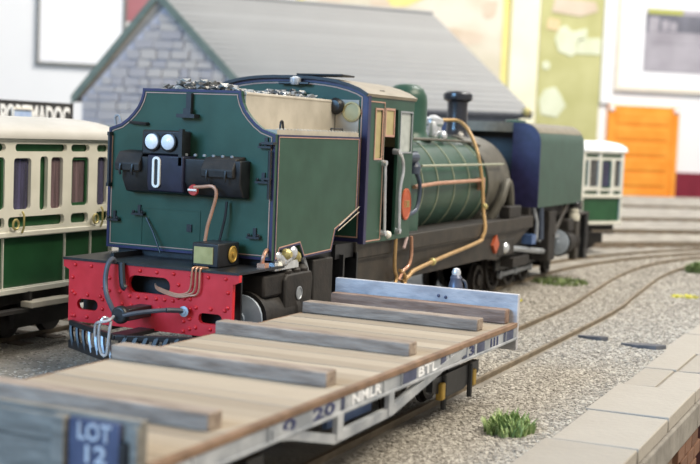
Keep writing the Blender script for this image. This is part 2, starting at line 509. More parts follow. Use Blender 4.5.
# --- buffer beam
beam_out = [(-.98, .64), (.98, .64), (.98, 1.18), (1.05, 1.21), (1.05, 1.28), (-1.05, 1.28), (-1.05, 1.21), (-.98, 1.18)]
bv, bf = plate(beam_out, [rrect(-.26, .24, 1.01, 1.185, .085, 6), rrect(.61, .87, .77, .885, .055, 5), rrect(-.87, -.60, .77, .875, .05, 5)], .05)
beam = MB().add(bv, bf, lambda a, b, c: (c+.025, a, b)).build('buffer_beam', RED, loco, smooth=False)
rv = MB()
def rivet(y, z): rv.lathe([(.021, 0), (.019, .012), (.011, .02), (.002, .022)], (0.0, y, z), 'x', 8, sgn=-1)
for k in range(10): 
    y = -.9+k*.2
    if abs(y) > .05: rivet(y, 1.235)
for y in (-.5, -.36, .34, .47): rivet(y, 1.0); rivet(y, 1.13)
for y in (-.3, -.2, -.1, .02, .12, .22): rivet(y, .965)
for y in (-.36, -.25, -.14, .2, .31): rivet(y, .875)
for z in (.7, .8, .9, 1.03): rivet(-.5, z); rivet(.55, z); rivet(-.43, z-.03)
for y in (.93, -.93): 
    for z in (.7, .95, 1.1): rivet(y, z)
for y in (.9, .74, .58): rivet(y, .93)
for y in (-.9, -.74, -.57): rivet(y, .92); rivet(y, .72)
for y in (.9, .74, .58): rivet(y, .7)
rv.build('rivets', RED, beam, kind='stuff')
# dark back plate some way behind the slots
B(.22, .25, -.95, .95, .66, 1.24).build('drag_box', BLACK, loco)
B(-.015, .95, -1.05, 1.05, 1.28, 1.305).build('footplate', BLACK, loco)
# --- pilot (V-shaped cowcatcher)
pil = MB()
apex = Vector((-.52, .02)); 
for sgn, yl in ((1, .93), (-1, -.97)):
    a = Vector((-.02, yl)); 
    d = (apex-a); nrm = Vector((-d.y, d.x)).normalized()*.025
    for z0, z1 in ((.36, .45), (.60, .655)):
        p = [a+nrm, apex+nrm, apex-nrm, a-nrm]
        pil.hexa([(q.x, q.y, z0) for q in p], [(q.x, q.y, z1) for q in p])
pil.build('pilot_frame', BLACK, loco, bevel=.008)
for sgn, yl in ((1, .93), (-1, -.97)):
    a = Vector((-.02, yl))
    nb = 7 if sgn > 0 else 11
    for k in range(nb):
        t = (k+.5)/nb
        p = a.lerp(apex, t)
        lean = .05
        MB().tube([(p.x+.03, p.y+lean*sgn, .63), (p.x-.01, p.y+.02*sgn, .52), (p.x-.02, p.y-.02*sgn, .4)], (.022 if sgn > 0 else .036), 6, 3).build('pilot_bar', BLACK if (sgn < 0 or k < 3) else DULLSTEEL, loco)
B(-.5, .15, -.09, .09, .62, .66).build('pilot_bracket', BLACK, loco)
# --- coupling
cp = MB(); cp.lathe([(.075, 0), (.09, .02), (.09, .07), (.075, .09)], (-.47, .03, .84), 'x', 20)
cp.box(-.4, 0, -.05, .09, .78, .9)
coup = cp.build('coupler', BLACK, loco, bevel=.01)
MB().tube([(-.52, .10, .80), (-.58, .12, .82), (-.6, .15, .74), (-.58, .17, .6), (-.55, .16, .46), (-.54, .11, .45), (-.54, .09, .56), (-.56, .06, .7), (-.54, .06, .79)], .015, 7, 4).build('coupling_link', STEEL, coup)
MB().tube([(-.5, .06, .83), (-.6, .05, .80), (-.62, .14, .78), (-.57, .22, .74), (-.55, .24, .62)], .015, 7, 4).build('coupling_link', STEEL, coup)
MB().tube([(-.46, -.02, .84), (-.4, -.14, .87), (-.3, -.26, .89), (-.22, -.36, .9)], .022, 8, 4).build('side_hose', HOSE, coup)
MB().lathe([(.045, 0), (.055, .01), (.03, .015), (.03, .02)], (-.06, -.47, .88), 'x', 14, sgn=-1).build('hose_socket', DULLSTEEL, coup)
MB().tube([(-.22, -.36, .9), (-.1, -.43, .89), (-.05, -.47, .88)], .026, 8, 3).build('hose_end', HOSE, coup)
# --- brake hose
bh = MB().tube([(-.02, .40, 1.30), (-.05, .40, 1.335), (-.1, .42, 1.29), (-.13, .43, 1.15), (-.18, .38, 1.0), (-.27, .26, .90), (-.38, .13, .84), (-.44, .07, .82)], .026, 10, 4).build('brake_hose', HOSE, loco)
MB().tube([(-.04, .3, 1.3), (-.06, .28, 1.2), (-.08, .25, 1.08), (-.07, .22, 1.05)], .034, 8, 4).build('hose_stub', BLACK, loco)
# --- copper pipes over the beam
for k, dy in enumerate((0, .045, .09)):
    MB().tube([(.12, -.53-dy, 1.31), (0, -.53-dy, 1.32), (-.03, -.53-dy, 1.28), (-.035, -.52-dy, 1.12-.02*k), (-.035, -.47-dy*.4, 1.06-.012*k), (-.02, -.34, 1.04-.014*k), (.03, -.1, 1.08-.014*k), (.1, -.02, 1.1)], .010, 6, 4).build('copper_pipe', COPPER, loco)
# --- battery box with brass plate
bx_ = B(.20, .62, -.69, -.38, 1.305, 1.55).build('equipment_box', BLACK, loco, bevel=.015)
B(.19, .20, -.63, -.41, 1.34, 1.51).build('brass_label', BRASS, bx_)
MB().lathe([(.08, 0), (.088, .012), (.075, .02), (.07, .012), (.025, .014), (.022, .03), (.005, .032)], (.47, -.69, 1.43), 'y', 22, sgn=-1).build('gold_disc', GOLD, bx_)
MB().tube([(.62, -.96, 1.31), (.6, -.98, 1.4), (.64, -.98, 1.46), (.7, -.97, 1.48)], .02, 7, 3).build('copper_stub', COPPER, loco)
B(.57, .66, -1.02, -.93, 1.305, 1.35).build('stub_flange', COPPER, loco)

# --- rear tank face
sh = [(.87, 2.715), (.79, 2.77), (.72, 2.835), (.665, 2.90), (.625, 2.975), (.605, 3.04), (.60, 3.10)]
face = [(-SY, 1.37), (SY, 1.37), (SY, 2.665)]+sh+[(-a, b) for a, b in sh[::-1]]+[(-SY, 2.665)]
face_o = MB().prism(face, 'x', XF, XF+.05).build('tank_end_plate', GREEN, loco, smooth=False)
mkx = lambda p, t: (t, p[0], p[1])
MB().ribbon(face, 0, .028, mkx, XF, XF-.008).build('navy_border', NAVY, face_o, smooth=False)
MB().ribbon(face, .040, .049, mkx, XF, XF-.006).build('orange_lining', ORANGE, face_o, smooth=False)
# --- tank body (full width below the shoulder)
side = [(XF+.05, 1.36), (.82, 1.36), (.88, 1.47), (1.33, 1.50), (1.44, 1.35), (2.13, 1.37), (2.22, 1.60), (2.79, 1.80), (2.80, 2.665), (XF+.05, 2.665)]
tb = MB().prism(side, 'y', -SY, SY).build('side_tank', GREEN, loco, smooth=False)
mky = lambda p, t: (p[0], t, p[1])
MB().ribbon(side, .02, .030, mky, -SY, -SY-.006).build('orange_lining', ORANGE, tb, smooth=False)
MB().ribbon(side, 0., .02, mky, -SY, -SY-.007).build('navy_border', NAVY, tb, smooth=False)
tp = MB(); tp.box(XF+.05, 2.8, -SY+.015, -.62, 2.665, 2.715)
tp.build('tank_top', CREAMP, loco)
MB().tube([(.93, -.95, 2.71), (.94, -.95, 2.79), (.98, -.95, 2.80), (1.0, -.95, 2.71)], .012, 6, 3).build('lifting_eye', BLACK, loco)
MB().tube([(2.2, -.93, 2.71), (2.2, -.93, 2.75), (2.5, -.93, 2.75), (2.5, -.93, 2.71)], .010, 6).build('tank_rail', BLACK, loco)
tr = MB()
for k in range(26): tr.lathe([(.016, 0), (.013, .012), (.003, .016)], (.82+k*.077, -.985, 2.715), 'z', 6)
tr.build('rivets', CREAMP, tb, kind='stuff')
# --- coal bunker
for s in (-1, 1):
    bs = MB().box(XF+.05, 2.93, s*.60, s*.63, 2.66, 3.06).build('bunker_side', CREAMP, loco)
    MB().tube([(XF+.05, s*.615, 3.07), (2.93, s*.615, 3.07)], .022, 8).build('bunker_rim', GREEN if s > 0 else CREAMP, bs)
B(XF+.05, 2.93, -.6, .6, 2.66, 2.9).build('bunker_floor', DARKIN, loco)
cm = MB()
for _ in range(1500):
    x = random.uniform(.78, 2.85); y = random.uniform(-.56, .56)
    h = 3.075+(.03 if x < 1.9 else 0)+(-.03 if x < 1.05 else 0)+.06*math.sin(x*2.1+1)+.05*math.cos(y*3)-.22*(y/.6)**2*.3
    if x < 1.0: h += .02
    chip(cm, x, y, h+random.uniform(-.12, .04), random.uniform(.025, .065))
cm.build('coal', COALM, loco, smooth=False, kind='stuff')

# --- fittings on the rear tank face
lamp = B(.50, XF, -.02, .46, 2.40, 2.66).build('headlamp_housing', BLACK, loco, bevel=.02)
for y in (.32, .12):
    MB().lathe([(.1, 0), (.1, .03), (.088, .035), (.088, .02)], (.50, y, 2.54), 'x', 22, sgn=-1).build('lamp_rim', BLACK, lamp)
    MB().lathe([(.087, 0.0), (.08, .022), (.055, .04), (.02, .048), (.002, .049)], (.49, y, 2.54), 'x', 22, sgn=-1).build('lamp_lens', LENS, lamp)
B(.46, .52, -.06, -.02, 2.3, 2.68).build('lamp_side_bracket', BLACK, lamp)
# tool box behind: centre body with two lidded boxes, chamfered bottoms
body = [(.50, 2.14), (.50, 2.38), (.71, 2.38), (.71, 1.98), (.58, 2.0)]
cb = MB().prism(body, 'y', -.74, .70).build('tool_box', BLACK, loco, bevel=.012)
for y0, y1, zz in ((.45, .76, 0), (-.68, -.30, -.02)):
    p = [(.45, 2.22+zz), (.44, 2.30+zz), (.52, 2.42+zz), (.71, 2.44+zz), (.71, 2.22+zz)]
    lid = MB().prism(p, 'y', y0, y1).build('tool_box_lid', SOOT, cb, bevel=.012)
    for yy in (y0+.08, y1-.08):
        MB().tube([(.44, yy, 2.29+zz), (.425, yy, 2.22+zz), (.44, yy, 2.18+zz)], .014, 6).build('latch', BLACK, lid)
p = [(.48, 2.02), (.46, 2.12), (.46, 2.40), (.71, 2.40), (.71, 1.98)]
MB().prism(p, 'y', -.08, .36).build('centre_box', mat('centre_box_sheen', '1b1c2c', '232438', .4), cb, bevel=.015)  # bluish sheen on the black box put into a navy colour
gv, gf = plate(rrect(.19, .285, 2.06, 2.385, .046, 6), [rrect(.215, .26, 2.085, 2.36, .022, 5)], .02)
MB().add(gv, gf, lambda a, b, c: (.45+c, a, b)).build('gauge_frame', WHITEP, cb)
B(.452, .462, .2, .275, 2.07, 2.375).build('gauge_glass', BLACK, cb)
bb_ = MB()
for k in range(9): bb_.lathe([(.018, 0), (.018, .02), (.004, .026)], (.6, .3-k*.11, 2.405), 'z', 6)
bb_.build('bolt_heads', DULLSTEEL, cb, kind='stuff')
# valve and bent copper pipe
vl = MB().lathe([(.055, 0), (.06, .02), (.03, .025), (.02, .06)], (.44, -.22, 2.06), 'x', 12).build('red_valve', REDPAINT, loco)
MB().tube([(.43, -.27, 2.06), (.43, -.17, 2.06)], .012, 6).build('valve_wheel_bar', WHITEP, vl)
MB().tube([(.45, -.23, 2.09), (.45, -.33, 2.10), (.45, -.44, 2.11), (.45, -.49, 2.07), (.45, -.49, 1.99), (.45, -.45, 1.85), (.44, -.41, 1.7), (.43, -.39, 1.54)], .019, 8, 4).build('bent_copper_pipe', COPPER, loco)
MB().tube([(.66, -.5, 1.95), (.64, -.5, 1.8), (.62, -.47, 1.62), (.6, -.45, 1.5)], .014, 7, 3).build('drain_pipe', BLACK, loco)
# lamp iron, handles, steps
li = B(.66, XF, -.03, .03, 2.86, 3.06).build('lamp_iron', BLACK, loco)
B(.60, XF, -.11, .11, 2.80, 2.84).build('lamp_iron_shelf', BLACK, li)
B(.63, .67, -.045, .045, 2.84, 2.9).build('lamp_iron_clip', BLACK, li)
MB().tube([(XF, .72, 2.73), (.66, .72, 2.73), (.66, .52, 2.72), (XF, .52, 2.72)], .018, 6).build('grab_handle', BLACK, loco)
MB().tube([(.70, .93, 2.70), (.68, .93, 2.78), (.68, .88, 2.80), (.69, .86, 2.73)], .014, 6, 3).build('rope_hook', DULLSTEEL, loco)
MB().tube([(XF-.05, .985, 2.6), (XF-.05, .985, 2.05)], .017, 6).build('handrail', BLACK, loco)
MB().tube([(XF-.05, -.985, 2.5), (XF-.05, -.985, 2.0)], .017, 6).build('handrail', BLACK, loco)
for z in (2.6, 2.05): B(.64, XF, .97, 1.0, z-.02, z+.02).build('rail_bracket', BLACK, loco)
for (y, z) in ((-.82, 1.585), (.92, 1.66), (-.9, 2.16), (-.92, 2.52), (.6, 1.74)):
    st = B(.65, XF, y-.075, y+.075, z, z+.022).build('lamp_bracket', BLACK, loco)
    B(.69, XF, y-.018, y+.018, z+.022, z+.11).build('bracket_stem', BLACK, st)
    for dy in (-.055, .055): MB().ball((.67, y+dy, z+.036), .018, 8, 5).build('bracket_knob', BLACK, st)
B(.62, XF, -1.04, -.90, 2.56, 2.585).build('corner_step', BLACK, loco)
B(.64, XF, -1.0, -.90, 2.2, 2.22).build('corner_step', BLACK, loco)
MB().tube([(.68, .50, 1.72), (.66, .40, 1.58), (.62, .27, 1.36)], .010, 6).build('stay_rod', BLACK, loco)
B(.695, XF, -.06, .0, 1.60, 1.68).build('data_plate', BLACK, loco)
dp = MB()
ring = [(-.16, 1.42), (.58, 1.42), (.58, 1.83), (-.16, 1.83)]
dp.ribbon(ring, 0, .012, mkx, XF, XF-.006)
dp.build('access_panel_edge', GREEN, loco, smooth=False)
for y in (-.22, -.42): B(.6, .66, y-.02, y+.02, 2.25, 2.33).build('box_clasp', DULLSTEEL, cb)

# --- under the rear tank: frames, cylinder, valves
for s in (-1, 1):
    B(.25, 4.7, s*.62-.02, s*.62+.02, .55, 1.36).build('engine_frame', BLACK, loco)
B(.76, 4.6, -.9, .9, 1.26, 1.37).build('tank_support', BLACK, loco)
def cylinder(x0, x1, z, s):
    c = MB().lathe([(.02, -.03), (.16, -.03), (.2, 0), (.27, .0), (.27, .08), (.25, .1), (.25, x1-x0-.1), (.27, x1-x0-.08), (.27, x1-x0), (.02, x1-x0)], (x0, s*.80, z), 'x', 24).build('cylinder', SOOT, loco)
    MB().lathe([(.24, 0), (.235, .02), (.13, .045), (.06, .05), (.055, .07), (.005, .072)], (x0-.03, s*.80, z), 'x', 24, sgn=-1).build('cylinder_cover', mat('cover_daylit', '9aa6b4', 'b0bac6', .35), c)  # window light on the silver cover put into its pale blue-grey
    vc = MB(); vc.box(x0+.05, x1, s*.62, s*1.0, z+.2, z+.44)
    vc.build('valve_chest', SOOT, c, bevel=.03)
    return c
for s in (-1, 1): cylinder(.56, 1.35, .78, s)
blk = MB(); blk.prism([(1.0, .72), (1.0, 1.15), (1.06, 1.2), (1.62, 1.2), (1.66, 1.12), (1.62, .72)], 'y', -1.04, -.85)
blk = blk.build('sand_box', SOOT, loco, bevel=.02)
for x in (1.14, 1.34, 1.52): MB().lathe([(.08, 0), (.085, .03), (.05, .07), (.005, .075)], (x, -.95, 1.2), 'z', 12).build('sand_box_cap', SOOT, blk)
MB().lathe([(.07, 0), (.075, .01), (.06, .015), (.055, .008)], (1.32, -1.04, .98), 'y', 14, sgn=-1).build('sand_box_boss', DULLSTEEL, blk)
iv = MB(); iv.lathe([(.05, 0), (.07, .05), (.11, .08), (.11, .13), (.06, .16), (.05, .22)], (1.12, -.93, 1.26), 'z', 12)
iv.lathe([(.06, 0), (.09, .02), (.09, .12), (.05, .16)], (.93, -.97, 1.36), 'x', 12)
iv.box(.80, 1.34, -1.02, -.86, 1.25, 1.34)
iv.ball((1.2, -.98, 1.42), .085, 12, 8)
iv.ball((.86, -.98, 1.40), .07, 12, 8)
iv = iv.build('injector_valve', STEEL, loco, bevel=.008)
MB().lathe([(.045, 0), (.07, .02), (.07, .06), (.04, .1)], (1.3, -.97, 1.36), 'x', 10).build('valve_nut', BRASS, iv)
MB().lathe([(.045, 0), (.06, .02), (.06, .06), (.03, .1)], (1.0, -1.0, 1.42), 'y', 10, sgn=-1).build('valve_nut', BRASS, iv)
MB().ball((.9, -1.0, 1.3), .05, 10, 6).build('valve_ball', WHITEP, iv)
MB().tube([(1.4, -.95, 1.4), (1.55, -.95, 1.34), (1.7, -.95, 1.1), (1.72, -.95, .9)], .035, 8, 4).build('steam_pipe', DULLSTEEL, loco)

def wheel(x, s, r=.40, name='driving_wheel'):
    mb = MB()
    mb.lathe([(r-.07, -.04), (r+.035, -.04), (r+.035, -.02), (r, -.012), (r, .05), (r-.07, .05), (r-.07, -.04)], (x, s*.40, RAILTOP+r), 'y', 28, sgn=s)
    mb.lathe([(.1, -.04), (.1, .07), (.05, .08), (.01, .08)], (x, s*.40, RAILTOP+r), 'y', 14, sgn=s)
    for k in range(10):
        a = 2*math.pi*k/10
        c, d = math.cos(a), math.sin(a)
        mb.tube([(x+c*.08, s*.405, RAILTOP+r+d*.08), (x+c*(r-.05), s*.405, RAILTOP+r+d*(r-.05))], .022, 5)
    return mb.build(name, WHEELM, loco)
for s in (-1, 1):
    for x in (1.95, 2.85, 3.75, 9.9, 10.8, 11.7): wheel(x, s)
    wheel(.35+4.15, s, .25, 'carrying_wheel'); wheel(9.1, s, .25, 'carrying_wheel')
    wheel(.3, s, .2, 'carrying_wheel'); wheel(13.3, s, .22, 'carrying_wheel')
    for x0 in (1.95, 9.9):
        cr = MB(); y = s*.56
        cr.box(x0-.08, x0+1.88, y-.018, y+.018, RAILTOP+.24, RAILTOP+.31)
        for k in range(3): cr.lathe([(.07, -.03), (.07, .03), (.005, .03)], (x0+.9*k, y, RAILTOP+.275), 'y', 12)
        cr.build('coupling_rod', DULLSTEEL, loco)
for x in (.35, 1.95, 2.85, 3.75, 9.9, 10.8, 11.7, 13.3): MB().tube([(x, -.4, RAILTOP+(.2 if x < 1 or x > 13 else .4)), (x, .4, RAILTOP+(.2 if x < 1 or x > 13 else .4))], .06, 10).build('axle', BLACK, loco)
# connecting rods and slide bars
MB().tube([(1.4, -.8, .78), (2.0, -.78, .78)], .03, 8).build('piston_rod', STEEL, loco)
MB().tube([(2.0, -.76, .78), (2.85, -.64, .42)], .035, 6).build('connecting_rod', DULLSTEEL, loco)
B(1.4, 2.2, -.84, -.74, .86, .91).build('slide_bar', DULLSTEEL, loco)
B(1.75, 2.25, -1.0, -.66, .55, 1.3).build('motion_bracket', SOOT, loco, bevel=.02)
B(2.3, 4.8, -.93, -.6, .5, .62).build('brake_rigging', BLACK, loco)

# --- cab
CX0, CX1 = 2.96, 4.44
def arch(hw, z0, z1, n=14):
    """roof line from -hw to +hw: tight haunches, flat crown"""
    pts = []
    for k in range(n+1):
        t = -1+2*k/n
        pts.append((hw*math.copysign(1-(1-abs(t))**1.15, t), z0+(z1-z0)*(1-abs(t)**2.6)))
    return pts
rear = [(-SY-.03, 1.40), (SY+.03, 1.40)]+[(a, b) for a, b in arch(SY+.03, 3.18, 3.36)[::-1]]
hole_mid = [(-.5, 1.6), (.5, 1.6), (.5, 2.7), (-.5, 2.7)]
cv, cf = plate(rear, [ellipse(-.80, 2.97, .10, .11), ellipse(.80, 2.97, .10, .11)], .05)
cr_ = MB().add(cv, cf, lambda a, b, c: (CX0+c, a, b)).build('cab_rear_plate', GREEN, loco, smooth=False)
MB().ribbon(rear, 0, .06, mkx, CX0-.025, CX0-.034).build('navy_border', NAVY, cr_, smooth=False)
MB().ribbon(rear, .07, .083, mkx, CX0-.025, CX0-.031).build('orange_lining', ORANGE, cr_, smooth=False)
B(CX0-.04, CX0-.026, -.94, -.64, 2.70, 3.10).build('cream_patch', CREAMP, cr_)
for s in (-1, 1):
    MB().lathe([(.115, 0), (.12, .02), (.1, .03), (.095, .01), (.005, .01)], (CX0-.04, s*.85, 2.96), 'x', 20, sgn=-1).build('spectacle_window', TANIN if s < 0 else WINGLASS, cr_)
MB().lathe([(.09, 0), (.1, .05), (.07, .09), (.01, .1)], (CX0-.05, -.66, 3.02), 'x', 16, sgn=-1).build('rear_lamp', BLACK, loco)
for s in (-1, 1):
    out = [(CX0, 1.40), (CX1, 1.40), (CX1, 3.19), (CX0, 3.19)]
    door = [(3.50, 1.46), (3.93, 1.46), (3.93, 2.62), (3.90, 3.02), (3.53, 3.02), (3.50, 2.62)]
    cv, cf = plate(out, [door, rrect(3.20, 3.40, 2.42, 3.0, .03, 3), rrect(3.99, 4.36, 2.5, 2.99, .04, 3)], .04)
    cs = MB().add(cv, cf, lambda a, b, c: (a, s*SY+c, b)).build('cab_side', GREEN, loco, smooth=False)
    for a0, a1, b0, b1 in ((3.20, 3.40, 2.42, 3.0), (3.99, 4.36, 2.5, 2.99)):
        B(a0-.01, a1+.01, s*SY-.008, s*SY+.008, b0-.01, b1+.01).build('window_pane', WINGLASS if a0 > 3.5 else TANIN, cs)
        MB().ribbon([(a0-.02, b0-.02), (a1+.02, b0-.02), (a1+.02, b1+.02), (a0-.02, b1+.02)], 0, .02, mky, s*(SY+.02), s*(SY+.03)).build('window_frame', ORANGE if a0 < 3.5 else DULLSTEEL, cs, smooth=False)
    if s < 0:
        MB().ribbon([(CX0+.02, 1.42), (3.47, 1.42), (3.47, 3.1), (CX0+.02, 3.1)], 0, .014, mky, -SY-.02, -SY-.026).build('orange_lining', ORANGE, cs, smooth=False)
        pv = MB().lathe([(.02, 0), (.14, 0), (.14, .02), (.125, .025), (.12, .018), (.005, .018)], (0, 0, 0), 'y', 26, sgn=-1)
        pv.v = [(a*1.1+4.26, b-SY-.02, c*1.45+1.83) for a, b, c in pv.v]
        sw = B(3.50, 3.80, -SY-.012, -SY+.012, 2.68, 3.03).build('front_window_stand_in', TANIN, cs)  # added tan panel in place of the cab-front window lost in shade
        MB().ribbon([(3.50, 2.68), (3.80, 2.68), (3.80, 3.03), (3.50, 3.03)], 0, .025, mky, -SY-.012, -SY-.024).build('stand_in_frame', ORANGE, cs, smooth=False)
        np_ = pv.build('number_plate', PLATE_RED, cs)
        tv, tf = text_verts('138', .16, .09, .006)
        MB().add(tv, tf, lambda a, b, c: (4.19+a, -SY-.042+c, 1.79+b)).build('plate_number', BRASS, np_, smooth=False)
        MB().tube([(3.52, -SY-.06, 1.5), (3.46, -SY-.06, 2.36)], .02, 8).build('cab_handrail', STEEL, cs)
        MB().tube([(3.99, -SY-.06, 1.5), (3.96, -SY-.06, 2.0), (4.02, -SY-.07, 2.25), (3.97, -SY-.07, 2.42), (3.86, -SY-.06, 2.5)], .024, 8, 4).build('cab_handrail', STEEL, cs)
        for (x, z) in ((3.52, 1.5), (3.46, 2.36), (3.99, 1.5), (3.86, 2.5)):
            MB().lathe([(.035, -.02), (.04, .0), (.035, .07), (.01, .08)], (x, -SY-.01, z), 'y', 10, sgn=-1).build('rail_stanchion', STEEL, cs)
        MB().ball((3.72, -SY-.02, 1.47), .05, 10, 6).build('step_knob', WHITEP, cs)
        B(CX0-.03, CX0+.05, -SY-.04, -SY-.02, 1.40, 3.17).build('corner_strip', NAVY, cs)
B(CX0, CX1, -.99, .99, 1.40, 1.46).build('cab_floor', DARKIN, loco)
B(CX1-.05, CX1, -.99, .99, 1.46, 2.55).build('backhead', DARKIN, loco)
B(CX1-.05, CX1, -.99, .99, 2.55, 3.14).build('cab_front', TANIN, loco)
roof = [(a, b) for a, b in arch(SY+.05, 3.18, 3.375)]
roof2 = roof+[(a*.985, b-.035) for a, b in roof[::-1]]
rf = MB().prism(roof2, 'x', CX0-.06, CX1+.02).build('cab_roof', ROOFTAN, loco)
MB().prism(roof2, 'x', CX0-.09, CX0-.06).build('roof_rim', BLACK, rf)
B(CX0-.05, CX0+.3, -.72, -.1, 3.375, 3.40).build('roof_hatch', BLACK, rf, bevel=.01)
MB().lathe([(.05, 0), (.07, .03), (.07, .08), (.03, .1)], (CX0-.1, -.12, 3.26), 'z', 12).build('rear_whistle', STEEL, loco)
MB().tube([(CX0-.1, -.3, 3.28), (CX0-.1, .1, 3.28)], .02, 7).build('whistle_bar', BLACK, loco)
B(CX0+.5, CX0+.62, -.98, -.8, 3.2, 3.24).build('roof_bracket', BLACK, rf)
# diagonal white grab rail and cab steps behind the tank
MB().tube([(2.24, -SY-.03, 1.60), (2.80, -SY-.03, 1.79)], .005, 6).build('white_grab_rail', STEPW, loco)
MB().tube([(2.26, -SY-.03, 1.655), (2.80, -SY-.03, 1.85)], .005, 6).build('white_grab_rail', STEPW, loco)
B(2.4, 3.0, -.95, .95, 1.25, 1.42).build('cab_platform', BLACK, loco)
B(2.55, 2.9, -1.0, -.7, .75, .79).build('cab_step', BLACK, loco)
B(2.52, 2.56, -1.0, -.85, .75, 1.3).build('step_hanger', BLACK, loco); B(2.9, 2.94, -1.0, -.85, .75, 1.3).build('step_hanger', BLACK, loco)

# --- boiler cradle frame
for s in (-1, 1):
    up_ = B(2.9, 10.3, s*.93, s*.99, 1.22, 1.42).build('running_board', FRAMEGREY, loco, bevel=.01)
    gp = [(3.0, .84), (7.9, .84), (8.5, .78), (9.3, .92), (10.3, 1.22), (3.0, 1.22)]
    MB().prism(gp, 'y', s*.90, s*.94).build('main_girder', FRAMEGREY, loco, smooth=False)
    B(3.0, 9.6, s*.93, s*.975, 1.195, 1.225).build('girder_ledge', FRAMEGREY, loco)
B(3.0, 10.3, -.93, .93, 1.36, 1.42).build('cradle_deck', SOOT, loco)
dm = [(8.17, 1.04), (8.32, .90), (8.47, 1.04), (8.32, 1.20)]
MB().prism(dm, 'y', -.985, -.94).build('red_diamond', PLATE_RED, loco)

# --- boiler
BZ, BR = 1.97, .745
MB().lathe([(.02, 0), (BR, 0), (BR, 8.42-4.44), (.02, 8.42-4.44)], (4.44, 0, BZ), 'x', 48).build('boiler_barrel', GREEN, loco)
fb = [(-.80, 1.42), (.80, 1.42), (.80, 2.1)]+[(.80*math.cos(R(a)), 2.02+.76*math.sin(R(a))) for a in range(10, 171, 10)]+[(-.80, 2.1)]
MB().prism(fb, 'x', 4.44, 5.35).build('firebox', GREEN, loco)
for x in (5.62, 6.22, 6.90, 7.58, 8.24):
    MB().lathe([(BR, -.014), (BR+.009, -.014), (BR+.009, .014), (BR, .014)], (x, 0, BZ), 'x', 48).build('boiler_band', mat('band_pale', '868b74', '959a83', .5), loco)
sm = MB().lathe([(.02, 0), (BR+.03, 0), (BR+.03, 1.12), (BR+.01, 1.17), (BR-.1, 1.2), (.02, 1.2)], (8.42, 0, BZ), 'x', 48).build('smokebox', SMOKEBOX, loco)
MB().lathe([(.5, 0), (.48, .06), (.3, .12), (.01, .14)], (9.62, 0, BZ), 'x', 28).build('smokebox_door', SOOT, sm)
MB().prism([(-.7, 1.40), (.7, 1.40), (.55, 1.65), (-.55, 1.65)], 'x', 8.5, 9.55).build('smokebox_saddle', SMOKEBOX, loco)
MB().tube([(8.75, -.72, 1.42), (8.85, -.86, 1.75), (9.05, -.88, 2.02), (9.3, -.86, 1.8), (9.4, -.84, 1.42)], .07, 10, 5).build('steam_pipe_elbow', SMOKEBOX, loco)
B(8.95, 9.6, -.98, -.8, 1.42, 1.62).build('front_step_box', SOOT, loco, bevel=.02)
MB().tube([(5.4, -.80, 2.30), (9.05, -.80, 2.30)], .017, 8).build('boiler_handrail', mat('rail_pale', '989b88', 'a6a996', .4), loco)
for x in (5.6, 6.6, 7.6, 8.6, 9.02): MB().tube([(x, -.66, 2.28), (x, -.80, 2.30)], .014, 6).build('handrail_knob', DULLSTEEL, loco)
MB().tube([(5.05, -.84, 2.02), (6, -.82, 2.05), (8.0, -.82, 2.06)], .028, 8).build('copper_feed_pipe', COPPER, loco)
B(7.96, 8.04, -.84, -.72, 1.9, 2.1).build('feed_clack', COPPER, loco)
MB().tube([(8.0, -.0, 2.95), (8.15, -.12, 2.97), (8.28, -.28, 2.96), (8.1, -.52, 2.80), (7.92, -.74, 2.46), (7.88, -.84, 2.06), (7.75, -.93, 1.61), (7.60, -1.02, 1.35), (7.5, -1.02, 1.22), (7.3, -1.02, 1.15), (5.74, -1.02, 1.03), (4.75, -1.02, .94), (4.55, -1.02, .88), (4.36, -1.0, .82)], .029, 9, 5).build('brass_ejector_pipe', BRASSY, loco)
for (x, y, z) in ((7.79, -.93, 1.66), (5.4, -1.02, 1.0)): MB().ball((x, y, z), .055, 10, 6).build('pipe_union', BRASS, loco)
# pipe tangle below the cab
MB().tube([(4.02, -1.03, 1.4), (4.02, -1.03, 1.05), (4.1, -1.03, .9), (4.05, -1.03, .8), (4.2, -1.03, .74), (4.4, -1.03, .8), (4.36, -1.03, .92), (4.2, -1.03, .98)], .024, 7, 4).build('injector_pipe', BRASSY, loco)
MB().tube([(4.55, -1.03, 1.4), (4.58, -1.03, 1.16), (4.5, -1.03, 1.02), (4.3, -1.03, .96), (4.18, -1.03, .86)], .022, 7, 4).build('injector_pipe', COPPER, loco)
MB().tube([(4.3, -1.03, 1.26), (4.4, -1.03, 1.4)], .02, 6).build('injector_pipe', mat('pinkish_pipe', 'b09a98', 'c0aaa8', .4), loco)
# dome, safety valves, chimney
dome = MB().lathe([(.40, -.06), (.33, .02), (.31, .08), (.31, .50), (.297, .60), (.25, .69), (.18, .745), (.08, .765), (.005, .77)], (6.72, 0, 2.70), 'z', 32).build('steam_dome', GREEN, loco)
sv = MB(); sv.lathe([(.2, -.05), (.18, .06), (.13, .1), (.13, .16), (.16, .2), (.15, .28), (.05, .33), (.01, .34)], (7.75, -.05, 2.70), 'z', 18)
sv = sv.build('safety_valve', STEEL, loco)
MB().lathe([(.07, 0), (.08, .12), (.05, .2), (.01, .22)], (7.45, -.15, 2.72), 'z', 12).build('safety_valve_pillar', STEEL, sv)
MB().ball((7.35, -.35, 2.72), .08, 12, 8).build('whistle_valve', STEEL, sv)
MB().tube([(7.9, -.05, 2.95), (8.0, 0, 2.95)], .04, 8).build('pipe_joint', BRASSY, sv)
ck = MB().lathe([(.34, -.10), (.25, -.02), (.185, .06), (.17, .14), (.165, .52), (.17, .56), (.235, .60), (.245, .66), (.235, .70), (.20, .73), (.14, .74), (.13, .60), (.01, .55)], (8.95, 0, 2.72), 'z', 36)
